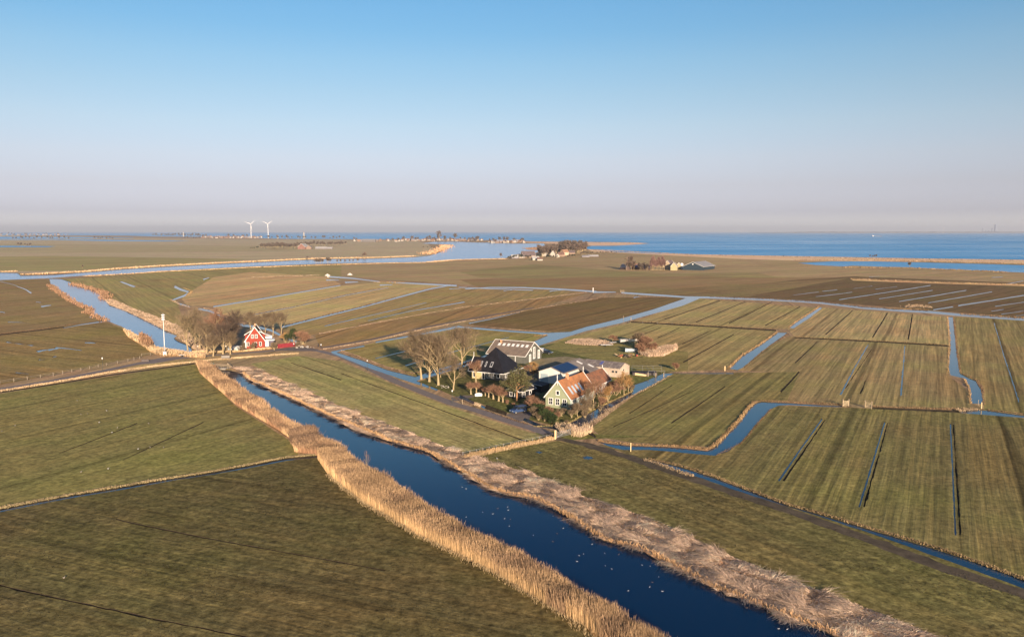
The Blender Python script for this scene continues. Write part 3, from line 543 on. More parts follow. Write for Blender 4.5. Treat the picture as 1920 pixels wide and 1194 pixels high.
b.build('brown_reed_belt', 'brown and golden reed belt on the canal bank beside the left meadow, up to the footbridge', 'reeds')
MATB = P(430, 686, 470, 688, 500, 699, 560, 726, 650, 767, 760, 807, 840, 840, 870, 850, 940, 872, 1000, 888, 1096, 931, 1216, 970, 1359, 1037, 1503, 1094, 1671, 1156, 1743, 1186, 2000, 1320, 1900, 1420, 1720, 1270, 1565, 1191, 1527, 1174, 1470, 1164, 1431, 1138, 1398, 1124, 1359, 1116, 1335, 1100, 1297, 1078, 1249, 1059, 1211, 1035, 1168, 1021, 1129, 1011, 1103, 997, 1091, 982, 1062, 967, 1040, 953, 1010, 939, 985, 933, 950, 927, 920, 918, 895, 904, 865, 883, 840, 874, 815, 854, 800, 846, 730, 827, 660, 804, 620, 781, 575, 759, 530, 739, 490, 723, 468, 712, 455, 700)
b = Blades(); p = pts_in(MATB, 100000); fl = 4.5 * vnoise(p[:, 0], p[:, 1], 5.0) + 4 * vnoise(p[:, 1], p[:, 0], 2.2) + rng.normal(0, .3, len(p))
m_ = vnoise(p[:, 1] + 40, p[:, 0], 1.3) > .80
b.add(p[~m_], .95, (.72, .51, .36), (.74, .53, .36), 1.8, .85, fl[~m_], .32, z=.02, mod=.5); b.add(p[m_], .7, (.36, .25, .18), (.46, .32, .23), 2.2, .7, fl[m_], .25)
b.add(pts_line(P(455, 700, 468, 712, 530, 739, 620, 781, 730, 827, 800, 846, 865, 883, 920, 918, 1010, 939, 1062, 967, 1129, 1011, 1211, 1035, 1335, 1100, 1431, 1138, 1565, 1191), 6000, .5, .3), .6, (.40, .24, .12), (.48, .31, .17), .5)
b.build('flattened_reeds', 'pale flattened and matted dead reeds on the right bank of the wide canal', 'reeds')
b = Blades()
b.add(pts_line(P(868, 860, 930, 846, 985, 834, 1036, 823), 2600, .8), .65, (.40, .29, .17), GOLD, .4, .7)
b.add(pts_line(P(1070, 815, 1086, 812.5, 1101, 815), 2600, 2.4), 1.7, PALE, PINK, .2, .7)
b.add(pts_in(P(1040, 800, 1070, 798, 1072, 812, 1050, 812), 700), .9, PINK, PALE, .5)
b.build('gate_reeds', 'pale reeds along the post fence and beside the grey field gate', 'reeds')
b = Blades()
rd = P(-300, 800, 0, 733, 100, 717, 200, 699, 300, 685, 366, 678)
b.add(pts_line(rd, 6500, 1.3), .38, PALE, GOLD, .6, 1.2); b.add(pts_line(P(366, 678, 400, 674, 480, 668, 560, 662), 2500, 1.5), .35, PALE, GOLD, .6, 1.2)
b.add(pts_line(P(360, 660, 400, 661, 460, 658, 520, 652), 2000, 1.2), .5, GOLD, PALE, .5, 1.2)
b.add(pts_in(P(890, 754, 903, 758, 900, 763, 888, 760), 300), .35, PALE, PALE, .8, .7)
b.build('roadside_reeds', 'straw-coloured reeds and rough grass along the verges of the country road', 'reeds')
b = Blades()     # upper canal
b.add(pts_in(P(230, 618, 248, 626, 270, 638, 292, 652, 345, 662, 385, 668, 385, 672, 330, 668, 300, 668, 282, 660, 262, 645, 240, 632), 4200), 1.1, (.40, .26, .14), PALE, .2)
b.add(pts_in(P(262, 628, 276, 634, 290, 650, 278, 655, 262, 646), 1200), 2.0, BROWN, RUST, .3)
b.add(pts_in(P(196, 562, 206, 572, 236, 583, 275, 602, 310, 620, 336, 628, 330, 633, 352, 646, 366, 656, 378, 667, 392, 664, 372, 640, 345, 615, 300, 596, 250, 578, 210, 560), 6500), .7, PINK, GOLD, 1.2, 1.3)
b.add(pts_line(P(135, 532, 190, 547, 200, 562), 900, 5), 1.2, RUST, BROWN, .3, 1.2)
b.add(pts_line(P(92, 534, 108, 546, 134, 565, 170, 580, 165, 587, 200, 602), 1600, 3), 1.0, RUST, BROWN, .4, 1.2)
b.build('upper_canal_reeds', 'reddish brown and straw reeds lining the light blue canal by the siren mast', 'reeds')
b = Blades()     # wide river
b.add(pts_line(P(-300, 515, 0, 510, 34, 509), 800, 9), 1.3, GOLD, PINK, .1)
b.add(pts_line(P(40, 515, 75, 514, 160, 509.5, 230, 503.5, 300, 499, 400, 494), 2600, 7), 1.3, GOLD, PINK, .1)
b.add(pts_line(P(400, 494, 480, 490.5, 560, 486.5, 620, 484.5, 700, 483.5, 780, 480.5), 2000, 9), 1.5, GOLD, PINK, .1)
b.add(pts_line(P(800, 477, 818, 471, 832, 465, 838, 460), 700, 25), 3, (.5, .27, .13), PINK, .1)
b.add(pts_line(P(160, 518, 250, 513, 300, 509.5, 400, 505, 470, 501.5, 560, 498.5, 640, 496, 730, 493.5, 800, 492.5), 2200, 7), .7, GOLD, PINK, .2)
b.add(pts_line(P(800, 492, 850, 487.5, 900, 486.3, 950, 485.5), 700, 12), .9, GOLD, PINK, .2)
b.build('river_reeds', 'orange-brown reeds along both banks of the broad winding river', 'reeds')
b = Blades()     # reed islets behind the farm
b.add(pts_in(P(1058, 643, 1075, 637, 1105, 635, 1140, 641, 1150, 646, 1125, 648, 1090, 647), 3400), .9, PINK, (.34, .235, .17), .8, .7)
b.add(pts_in(P(1196, 664, 1225, 658, 1268, 648, 1270, 656, 1244, 668, 1215, 669), 5000), 1.4, PINK, (.36, .25, .17), .5, .7)
b.build('pond_reeds', 'pale pink reeds round the bushes and the boats behind the farm', 'reeds')
b = Blades()     # fringes along the ditches
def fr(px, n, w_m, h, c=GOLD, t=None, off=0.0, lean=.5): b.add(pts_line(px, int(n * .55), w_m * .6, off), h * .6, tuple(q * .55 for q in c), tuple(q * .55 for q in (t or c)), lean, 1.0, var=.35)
fr(P(1120, 826, 1182, 833.5, 1263, 836.5, 1326, 842, 1340, 836, 1364, 811, 1390, 783, 1403, 764, 1417, 753), 4500, .9, .55, GOLD)
fr(P(1417, 753, 1428, 751.5, 1480, 753.5, 1578, 759), 1500, .8, .5, (.35, .24, .13)); fr(P(1340, 855, 1390, 831, 1408, 810, 1425, 789, 1446, 767), 900, .5, .35, BROWN)
fr(P(1217, 860, 1268, 871, 1307, 882, 1355, 899, 1412, 921, 1479, 946, 1551, 966, 1623, 988, 1695, 1009, 1767, 1031, 1838, 1055, 1920, 1086, 2100, 1155), 6500, .9, .5, (.42, .30, .16))
fr(P(1205, 861, 1225, 866, 1270, 883, 1300, 893), 900, 1.2, .5, PALE); fr(P(-200, 985, 0, 953, 134, 927, 268, 904.5, 402, 883, 536, 857.5, 600, 852), 8000, 1.1, .4, (.50, .40, .20), PALE)
fr(P(1634, 762, 1720, 765, 1800, 768, 1826, 766), 1800, .9, .6, (.36, .25, .14)); fr(P(1850, 768, 1913, 776, 2100, 799), 1000, .8, .5, (.36, .25, .14)); fr(P(1795, 771, 1830, 767), 300, 2, .8, PALE)
fr(P(1536, 575, 1491, 604, 1478, 614), 1100, .9, .5); fr(P(1457, 622.5, 1424, 646, 1390, 667, 1366, 690), 2200, .9, .6); fr(P(1480, 625, 1440, 651, 1418, 669, 1395, 690), 500, .6, .4, BROWN)
fr(P(1776, 594, 1779, 620, 1780.5, 647, 1777.5, 690, 1779, 702), 900, .8, .5); fr(P(1788, 594, 1791.5, 625, 1796, 666, 1801, 699, 1831, 712, 1842, 730, 1845, 758), 1100, .8, .5, BROWN, RUST)
fr(P(1808, 710, 1818, 730, 1820, 757), 400, .7, .6)
fr(P(1183, 602.5, 1300, 609, 1455, 618), 1800, 1.2, .5, (.36, .26, .14), BROWN); fr(P(1490, 631.5, 1640, 639, 1777, 647), 1800, 1.2, .5, (.42, .31, .16), BROWN)
fr(P(1330, 556, 1425, 559.5, 1541, 566, 1622, 575.5, 1741, 582), 1800, 1.6, .5, BROWN, RUST); fr(P(1800, 588, 1920, 596), 500, 2, .8, GOLD, RUST)
fr(P(1660, 578, 1740, 581), 350, 5, .8, GOLD, RUST)
fr(P(600, 625.6, 704, 605, 787.5, 590, 871, 575.6, 996, 561, 1100, 548), 3600, 1.6, .5, PINK, RUST); fr(P(606, 655, 704, 638.5, 787, 619, 871, 602.5, 890, 600), 3200, 1.6, .6, PINK, PALE)
fr(P(880, 602, 1000, 580, 1060, 570, 1120, 560), 900, 1.6, .5, PINK, RUST)
fr(P(528, 611, 600, 593, 681, 573.5, 744, 556), 700, .9, .5, BROWN, RUST); fr(P(469, 590, 556, 573, 650, 552, 728, 538), 900, 1.2, .4, BROWN, PINK)
fr(P(150, 606, 75, 617, 0, 626), 700, 1.5, .4, BROWN, RUST); fr(P(640, 658, 683, 673, 725, 689, 775, 701, 800, 695), 2200, 1.6, .5, BROWN, PINK); fr(P(955, 617.5, 1020, 622), 500, 1.2, .4, PINK)
fr(P(885, 676, 850, 690, 800, 700), 700, 1.5, .5, BROWN, RUST); fr(P(1000, 630, 1026, 628), 300, 1.5, .5, GOLD)
fr(P(1080, 800, 1107, 796, 1142, 769, 1184, 743, 1226, 722, 1255, 705), 900, 1.0, .35, PALE, PINK); fr(P(1000, 800, 1058, 797, 1079, 786, 1121, 764, 1162, 745, 1186, 733), 1800, .6, .4, (.45, .37, .14), GOLD)
fr(P(1095, 797, 1120, 787, 1148, 765), 700, 2.2, .35, PINK, PALE); fr(P(850, 745, 900, 765, 945, 782, 990, 796), 500, .8, .4, BROWN)
fr(P(1594, 523, 1725, 528.5, 1888, 533.5, 1990, 536), 2400, 5, 1.3, GOLD, PINK, lean=.2); fr(P(1110, 468.5, 1300, 478, 1590, 484, 1920, 489), 3500, 22, 2.2, PINK, RUST, lean=.2)
fr(P(1490, 488, 1640, 488.5, 1860, 493.5, 2000, 497), 2200, 12, 2.4, (.5, .32, .17), PINK, lean=.2); fr(P(1580, 501.5, 1700, 502.5, 1860, 509, 1885, 511), 1200, 10, 1.8, GOLD, RUST, lean=.2)
fr(P(1000, 456, 1080, 455, 1200, 456), 900, 60, 3, PINK, RUST, lean=.1); fr(P(984, 466, 1012, 464), 400, 22, 2.5, (.5, .27, .13), RUST, lean=.1)
fr(P(320, 562, 338, 571, 356, 577), 400, 2, .6, PINK); fr(P(345, 540, 360, 546, 350, 556), 300, 2, .5, GOLD); fr(P(380, 577, 400, 582, 430, 598, 460, 608), 700, 2, .7, PINK, BROWN)
fr(P(470, 520, 560, 517, 600, 516), 500, 8, .9, PINK, lean=.2); fr(P(700, 529.5, 760, 529), 260, 6, .8, GOLD, lean=.2); fr(P(1700, 576, 1720, 572, 1740, 577), 500, 7, 1.1, PINK, GOLD, lean=.3)
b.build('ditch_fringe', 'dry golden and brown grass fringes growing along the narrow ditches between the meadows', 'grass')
# rough tussocks over the near meadows
b = Blades()
for px_, n_ in ((P(-200, 1110, 0, 962, 600, 866, 690, 952, 900, 1064, 1090, 1178, 1200, 1290, 900, 1420, -200, 1420), 12000), (P(900, 872, 1040, 836, 1215, 868, 1900, 1105, 2100, 1210, 2000, 1400, 1743, 1192, 1503, 1100, 1216, 975, 1048, 915), 8000)):
    p = pts_in(px_, n_); m_ = vnoise(p[:, 0], p[:, 1], 7) > .5; p = p[m_]
    b.add(p, .12, (.045, .038, .02), (.06, .05, .026), .9, 1.6, var=.35)
b.build('grass_tussocks', 'rough grass tussocks scattered over the near meadows', 'grass')

# ---------------------------------------------------------------- trees and bushes
BARK = mat('bark', (.36, .275, .155), .9, .3, 3, bump=.3); TWIG = mat('twigs', (.17, .125, .08), .9, .3, .8)
TWIG_R = mat('reddish_twigs', (.24, .135, .085), .9, .35, .8); TWIG_D = mat('dark_twigs', (.10, .072, .055), .9, .35, .8); TWIG_T = mat('tan_twigs', (.22, .165, .10), .9, .3, .8); TWIG_O = mat('orange_twigs', (.34, .20, .08), .9, .3, 1)
NEEDLE = mat('pine_needles', (.115, .11, .045), .9, .45, .9); IVY = mat('ivy_leaves', (.035, .055, .018), .8, .5, .8); HEDGE = mat('evergreen_leaves', (.045, .065, .022), .85, .5, .9)
FARTW = mat('far_twigs', (.16, .115, .09), .95, .4, .15); FARTW2 = mat('far_dark_twigs', (.135, .105, .085), .95, .4, .15)
def grow(seed, h, r0, trunk_h=.35, limbs=9, spread=.75, lv=3, sub=5, twig=8, up=.35, thick=.03, tl=.9, leaf=0, leafsz=.3, stems=1, narrow=1.0, low=0.0):
    rr = random.Random(seed); trunk = MB(); TV = []; LV = []
    def ribbon(a, b_, w_):
        d = (b_ - a); s_ = Vector((rr.uniform(-1, 1), rr.uniform(-1, 1), rr.uniform(-.3, .3))).cross(d)
        s_ = s_.normalized() * w_ / 2 if s_.length > 1e-6 else Vector((w_ / 2, 0, 0)); TV.extend([a - s_, a + s_, b_])
    def branch(p, d, L, r, k):
        n_ = 3; pts = [p]; cur = p.copy(); dd = d.copy()
        for i in range(n_):
            dd = (dd + Vector((rr.gauss(0, .16), rr.gauss(0, .16), rr.gauss(0, .10) + up * .16))).normalized(); cur = cur + dd * (L / n_); pts.append(cur.copy())
        if k <= 1 or k < lv - 0 and lv == 3: trunk.tube([tuple(q) for q in pts], [r * (1 - .22 * i) for i in range(n_ + 1)], 5 if k == 0 else 4, cap=False)
        else:
            for i in range(n_): ribbon(pts[i], pts[i + 1] + (pts[i + 1] - pts[i]) * .15, max(thick, r * 1.6 * (1 - .2 * i)))
        if k >= lv:
            for j in range(twig):
                q = pts[rr.randint(1, n_)]; t_ = (dd + Vector((rr.gauss(0, .7), rr.gauss(0, .7), rr.gauss(.15, .5)))).normalized()
                e_ = q + t_ * tl * rr.uniform(.5, 1.3); ribbon(q, e_, thick)
                for _ in range(leaf):
                    c = e_ + Vector((rr.gauss(0, .3), rr.gauss(0, .3), rr.gauss(0, .15))) * (leafsz * 2.2)
                    u_ = Vector((rr.gauss(0, 1), rr.gauss(0, 1), rr.gauss(0, .5))).normalized() * leafsz; v_ = Vector((rr.gauss(0, 1), rr.gauss(0, 1), rr.gauss(0, .7))).normalized() * leafsz
                    LV.extend([c - u_ * .5, c + v_, c + u_ * .6])
            return
        for j in range(sub):
            t = rr.uniform(.3, 1.0); i = min(n_ - 1, int(t * n_)); q = pts[i].lerp(pts[i + 1], t * n_ - i)
            a_ = rr.uniform(0, 2 * math.pi); s_ = Vector((math.cos(a_), math.sin(a_), 0)).cross(dd)
            if s_.length < .1: s_ = Vector((1, 0, 0))
            nd = (dd * 1.0 + s_.normalized() * spread * rr.uniform(.6, 1.2) + Vector((0, 0, up * .5))).normalized()
            branch(q, nd, L * rr.uniform(.5, .72), r * .55, k + 1)
    for s_i in range(stems):
        off = Vector((0, 0, 0)) if stems == 1 else Vector((rr.gauss(0, .5), rr.gauss(0, .5), 0)) * (h * .12)
        lean = Vector((rr.gauss(0, .04), rr.gauss(0, .04), 1)) if stems == 1 else Vector((rr.gauss(0, .35), rr.gauss(0, .35), 1))
        top = h * (.72 if stems == 1 else .6) * rr.uniform(.9, 1.05); pts = [off + lean * (top * t) + Vector((rr.gauss(0, .02), rr.gauss(0, .02), 0)) * h * t for t in (0, .1, .35, .6, .85, 1)]
        pts[0] = off; trunk.tube([tuple(q) for q in pts], [r0 * 1.35, r0, r0 * .8, r0 * .55, r0 * .3, r0 * .12], 8)
        for j in range(max(2, limbs // stems)):
            t = trunk_h + (1 - trunk_h) * (j + rr.random() * .6) / max(2, limbs // stems); t = min(.98, t); i = [k_ for k_, tt in enumerate((0, .1, .35, .6, .85, 1)) if tt <= t][-1]
            tt0, tt1 = (0, .1, .35, .6, .85, 1, 1.01)[i:i + 2]; q = pts[i].lerp(pts[min(i + 1, 5)], (t - tt0) / (tt1 - tt0))
            a_ = j * 2.4 + rr.uniform(-.5, .5); out = Vector((math.cos(a_), math.sin(a_), 0)) * narrow
            L = h * (.42 - .22 * (t - trunk_h) / (1 - trunk_h)) * rr.uniform(.8, 1.15)
            branch(q, (out * spread * 1.25 + Vector((0, 0, .75 + up - low))).normalized(), L, r0 * .50 * (1.15 - t * .6), 1)
    return trunk, TV, LV
def tri_obj(name, V, m, parent):
    return np_mesh(name, np.array([tuple(v) for v in V]), [np.arange(len(V)).reshape(-1, 3)], None, m, parent)
def tree(name, px, label, cat='tree', group=None, h=14, bark=None, tw=None, lf=None, trunk_name='trunk', loc=None, rot=None, **k):
    x, y = loc or at(*px); root = empty(name, (x, y, 0), rot if rot is not None else rnd.uniform(0, 6.28), label, cat, group)
    tr, tv, lv = grow(k.pop('seed', rnd.randint(0, 9999)), h, **k)
    tr.build(trunk_name, bark or BARK, root, smooth=True); tri_obj('crown', tv, tw or TWIG, root)
    if lv: tri_obj('foliage', lv, lf or HEDGE, root)
    return root
def place(src, px, label, group=None, s=1.0, cat=None, loc=None):
    c = copy_tree(src); x, y = loc or at(*px); c.location = (x, y, 0); c.rotation_euler = (0, 0, rnd.uniform(0, 6.28)); c.scale = (s, s, s * rnd.uniform(.92, 1.08)); c['label'] = label
    if group: c['group'] = group
    elif 'group' in c: del c['group']
    return c
gT = 'big bare trees on the lawn left of the farmhouse'
BIG = dict(r0=.36, trunk_h=.24, limbs=17, spread=.95, lv=3, sub=6, twig=12, up=.45, thick=.045, tl=1.5)
tree('bare_tree', (790, 711), 'tall bare tree at the left end of the lawn, beside the ditch junction', h=16.5, seed=1, group=gT, **BIG)
tree('bare_tree', (805, 715.5), 'bare tree with low forking limbs, second from the left of the lawn row', h=14, seed=2, group=gT, **{**BIG, 'trunk_h': .25})
tree('bare_tree', (822, 722), 'tall straight bare tree in the middle of the lawn row beside the stones', h=17, seed=3, group=gT, **BIG)
tree('bare_tree', (866, 694), 'widest bare tree, standing across the lawn at the ditch near the farmhouse', h=16.5, seed=4, group=gT, **{**BIG, 'limbs': 16})
tree('bare_tree', (850, 731), 'small forked bare tree at the driveway end of the lawn row', h=10.5, seed=5, group=gT, **{**BIG, 'r0': .24, 'trunk_h': .2, 'limbs': 7, 'sub': 5})
tree('bare_tree', (826, 707), 'slender bare tree on the far side of the lawn behind the stones', h=9, seed=6, group=gT, **{**BIG, 'r0': .13, 'limbs': 6, 'sub': 4})
tree('pruned_tree', (893, 720), 'short stout tree with reddish crown in front of the black pyramid-roofed farmhouse', h=7.8, r0=.28, trunk_h=.5, limbs=9, spread=.7, lv=2, sub=8, twig=18, up=.5, thick=.065, tl=1.1, tw=TWIG_R, seed=8)
tree('pine_tree', (969, 752), 'spreading crooked pine tree with orange trunk over the small black cottage', h=9.5, r0=.24, trunk_h=.4, limbs=16, spread=1.05, lv=2, sub=6, twig=8, up=.10, thick=.05, tl=.8, leaf=5, leafsz=.34, bark=mat('pine_bark', (.42, .22, .11), .9, .3, 2), lf=NEEDLE, seed=9)
# grove by the red house
GR = dict(r0=.30, trunk_h=.18, limbs=15, spread=.75, lv=2, sub=10, twig=22, up=.5, thick=.05, tl=1.6)
gG = 'grove of bare trees left of the red house'
grove = [((352, 657), 16, 'pale feathery bare tree on the canal side of the grove', TWIG_T), ((366, 646), 16.5, 'tall pale bare tree at the back left of the grove by the canal', TWIG_T),
         ((388, 664), 14, 'tawny bare tree at the road edge of the grove, nearest the canal head', TWIG), ((402, 659), 17, 'tallest reddish bare tree in the middle of the grove beside the road', TWIG_R),
         ((418, 664), 13.5, 'ivy-clad trunked bare tree on the roadside in the grove', TWIG_D), ((425, 656), 15, 'dark bare tree next to the red house end of the grove', TWIG_D), ((410, 648), 15, 'dark red-brown bare tree at the back of the grove', TWIG_R),
         ((438, 650), 12, 'dark leaning bare tree against the side of the red house', TWIG_D), ((375, 654), 13.5, 'straggly bare tree low in the middle of the grove', TWIG), ((442, 640), 14, 'dark crowned tree standing behind the red house roof', TWIG_D),
         ((400, 668), 9, 'low bushy tree right at the road edge under the grove', TWIG), ((432, 664), 9, 'small bare tree between the grove and the red house lawn', TWIG)]
for i, (q, h_, lb, tw_) in enumerate(grove):
    tree('bare_tree', q, lb, h=h_, group=gG, tw=tw_, seed=20 + i, **({**GR, 'narrow': .7} if i < 2 else GR))
gB = 'bare trees behind the red house'
for i, (q, h_, lb) in enumerate([((482, 632), 10, 'yellowish bare tree just behind the red house chimney side'), ((497, 628), 11, 'bare tree behind the white annex of the red house'), ((512, 630), 11.5, 'forked bare tree beside the bend of the ditch behind the red house'),
                                 ((527, 632), 12, 'rightmost tall bare tree behind the red house, over the ditch'), ((470, 622), 10, 'low dark bare tree far behind the red house ridge')]):
    tree('bare_tree', q, lb, h=h_, group=gB, tw=TWIG, seed=50 + i, **{**GR, 'r0': .22, 'sub': 7, 'trunk_h': .3})
def bush(px, label, h=2.5, tw=None, leaf=0, lf=None, stems=7, cat='bush', group=None, loc=None, name='bush', leafsz=.16, thick=.035, sp=.75, seed=None, sub=5, twig=9):
    k = dict(r0=.04 + h * .008, trunk_h=.08, limbs=stems * 3, spread=sp, lv=2, sub=sub + 1, twig=twig + 6, up=.3, thick=thick * 1.7, tl=h * .2, stems=stems, leaf=leaf, leafsz=leafsz)
    if seed is not None: k['seed'] = seed
    return tree(name, px, label, cat, group, h=h, tw=tw or TWIG_R, lf=lf, trunk_name='stem', loc=loc, **k)
bush((553, 643), 'dark green cypress beside the red plank fence', h=6.5, tw=TWIG_D, leaf=3, lf=HEDGE, stems=4, sp=.25, leafsz=.25, name='cypress', cat='tree')
bush((541, 644), 'small green conifer behind the red plank fence', h=4.5, tw=TWIG_D, leaf=3, lf=HEDGE, stems=3, sp=.22, leafsz=.2, name='conifer', cat='tree')
bush((567, 645), 'purplish bare thicket right of the cypress', h=6.5, tw=TWIG_R, stems=8, thick=.06, twig=14)
bush((535, 642), 'tawny garden bush behind the red fence', h=5, tw=TWIG_O, stems=6, thick=.05); bush((515, 656), 'brown bush between the red house porch and the red fence', h=3.8, tw=TWIG, stems=7, thick=.05)
bush((478, 657), 'climbing bare shrub before the red house gable door', h=4.2, tw=TWIG, stems=4, thick=.04); bush((455, 659), 'low brown shrub at the left corner of the red house', h=2.6, tw=TWIG)
bush((1197, 645), 'dark thicket at the back of the reed islet right of the boats', h=5.5, tw=TWIG, stems=11, thick=.06, twig=14)
bush((1209, 655), 'large reddish bramble thicket in the middle of the reed islet', h=6, tw=TWIG_R, stems=14, thick=.06, twig=16); bush((1202, 663), 'reddish bush beside the small white boat', h=4.4, tw=TWIG_R, stems=12, thick=.06, twig=14)
bush((1222, 661), 'reddish bush at the right of the reed islet', h=4.4, tw=TWIG_R, stems=12, thick=.06, twig=14); bush((1150, 641), 'small bare tree-like bush behind the trailers', h=3.6, tw=TWIG_R, stems=5, thick=.05)
bush((1267, 693), 'lone tan bush on the ditch bank behind the landing stage', h=2.8, tw=TWIG_R, stems=9, thick=.05, twig=12)
# garden of the farm
gP = 'pollard willows along the farm ditch'
POL = [(883, 739, 'leftmost pollard willow by the driveway'), (893, 737, 'pollard willow just left of the white tank'), (910, 742, 'pollard willow right of the white tank'), (916, 745, 'third pollard willow right of the white tank'),
       (925, 748, 'pollard willow in the middle of the row along the ditch'), (935, 752, 'pollard willow next to the last of the row'), (943, 754, 'last pollard willow before the black cottage')]
pw = None
for x_, y_, lb in POL:
    if pw is None:
        pw = tree('pollard_willow', (x_, y_), lb, group=gP, h=3.4, r0=.26, trunk_h=.45, limbs=14, spread=1.1, lv=2, sub=6, twig=12, up=.5, thick=.05, tl=1.1, tw=TWIG_R, seed=77)
    else: place(pw, (x_, y_), lb, gP, rnd.uniform(.65, 1.2))
for x_, y_, h_, t_, lb in ((1003, 772, 4.5, TWIG_R, 'purplish bare shrub at the left corner of the green gable house'), (992, 764, 3.2, TWIG, 'brown shrub behind the blue van'), (964, 761, 1.0, TWIG_R, 'low red-twigged shrub under the pine'),
                           (1010, 787, 2.6, TWIG, 'sprawling shrub at the front garden corner'), (1045, 786, 2.2, TWIG_R, 'russet shrub below the green gable windows'), (1072, 783, 2.4, TWIG, 'low shrub at the front right garden corner'),
                           (1093, 776, 3.0, TWIG, 'bare shrub below the second side window of the orange-roofed house'), (1140, 748, 4.0, TWIG_R, 'reddish shrub between the stable wall and the garden ditch'), (1153, 741, 3.6, TWIG_R, 'dense purplish shrub before the concrete shed'),
                           (1000, 705, 3.2, TWIG_O, 'orange-brown shrub below the white barn doors'), (985, 700, 3.4, TWIG_R, 'bare shrub between the pyramid roof and the barn'), (1130, 758, 2.6, TWIG_O, 'yellowish shrub on the garden bank near the white bench'),
                           (1062, 795, 1.2, TWIG, 'tiny bare shrub at the tip of the garden bank')):
    bush((x_, y_), lb, h=h_, tw=t_, thick=.04, stems=6, sub=4)
bush((1022, 789), 'dark green rhododendron bush at the front corner of the garden', h=3.2, tw=TWIG_D, leaf=3, lf=HEDGE, stems=8, leafsz=.2)
bush((1035, 792), 'green laurel bush in front of the green gable', h=2.4, tw=TWIG_D, leaf=3, lf=IVY, stems=7, leafsz=.2); bush((1012, 776), 'green ivy bush by the corner of the green gable', h=2.8, tw=TWIG_D, leaf=3, lf=IVY, stems=6, leafsz=.2)
ST = dict(trunk_h=.25, limbs=11, spread=.65, lv=2, sub=7, twig=13, up=.6, thick=.055, tl=1.0)
for x_, y_, h_, r_, t_, lb, sd_ in ((1113, 766, 8.5, .14, TWIG_R, 'pale-stemmed birch in front of the orange-roofed house', 91), (1103, 769, 6.0, .12, TWIG, 'slim bare fruit tree left of the pale-stemmed birch', 92), (1122, 762, 7.5, .12, TWIG_R, 'reddish bare tree at the join of house and stable', 93),
                                    (1140, 754, 4.5, .16, TWIG_O, 'cropped fruit tree on the garden bank', 94), (1170, 740, 6.5, .13, TWIG_O, 'orange-twigged willow right of the concrete shed corner', 95), (1163, 738, 5.2, .1, TWIG_R, 'thin reddish tree in front of the concrete shed', 96),
                                    (1083, 782, 3.6, .1, TWIG, 'small bare fruit tree at the garden ditch', 97), (1095, 775, 4.2, .09, TWIG, 'young bare tree by the pale side wall', 98), (1178, 736, 4.5, .1, TWIG_O, 'low yellow willow at the end of the garden bank', 99)):
    tree('fruit_tree' if h_ < 6.4 else 'bare_tree', (x_, y_), lb, h=h_, r0=r_, tw=t_, seed=sd_, **ST)
for x_, y_, h_, t_, lb in ((1052, 780, 2.6, TWIG, 'bare hydrangea bush between the gable windows and the garden tip'), (1080, 776, 3.2, TWIG_R, 'reddish shrub against the corner of the pale side wall'), (1108, 770, 3.4, TWIG, 'brown shrub at the foot of the pale-stemmed birch'),
                           (1128, 763, 3.2, TWIG_R, 'reddish shrub by the stable join'), (1146, 733, 3.4, TWIG_R, 'purple-brown thicket under the concrete shed wall'), (1160, 734, 3.2, TWIG_O, 'orange thicket at the concrete shed corner'), (1172, 732, 2.8, TWIG_O, 'yellow thicket right of the concrete shed corner'),
                           (1185, 733, 2.2, TWIG, 'brown shrub at the bend of the farm ditch'), (900, 735, 2.4, TWIG_R, 'red-brown bush behind the pollard willows'), (930, 740, 2.6, TWIG_R, 'rusty hedge bush left of the black cottage'),
                           (951, 757, 1.3, TWIG_R, 'rusty hedge bush in front of the black cottage'), (1000, 695, 3.6, TWIG_O, 'bare orange bush right behind the pine'), (1015, 708, 3.0, TWIG, 'bare bush at the left wall of the pale steel shed'), (1030, 778, 2.6, TWIG_R, 'wine-red shrub under the left gable window'),
                           (1003, 782, 3.0, TWIG, 'tall brown shrub at the drive corner'), (994, 758, 3.0, TWIG_R, 'bare lilac between the cottage and the green gable house'), (1097, 783, 1.8, TWIG, 'small brown shrub on the ditch bank by the side wall'), (1125, 770, 1.6, TWIG, 'low brown shrub on the ditch bank by the bench')):
    bush((x_, y_), lb, h=h_, tw=t_, thick=.04, stems=6, sub=4)
tree('birch_sapling', (688, 888), 'thin lone sapling rising out of the reeds on the near canal bank', h=4.6, r0=.05, trunk_h=.2, limbs=9, spread=.3, lv=2, sub=3, twig=4, up=.9, thick=.03, tl=.4, tw=TWIG_R, seed=101)

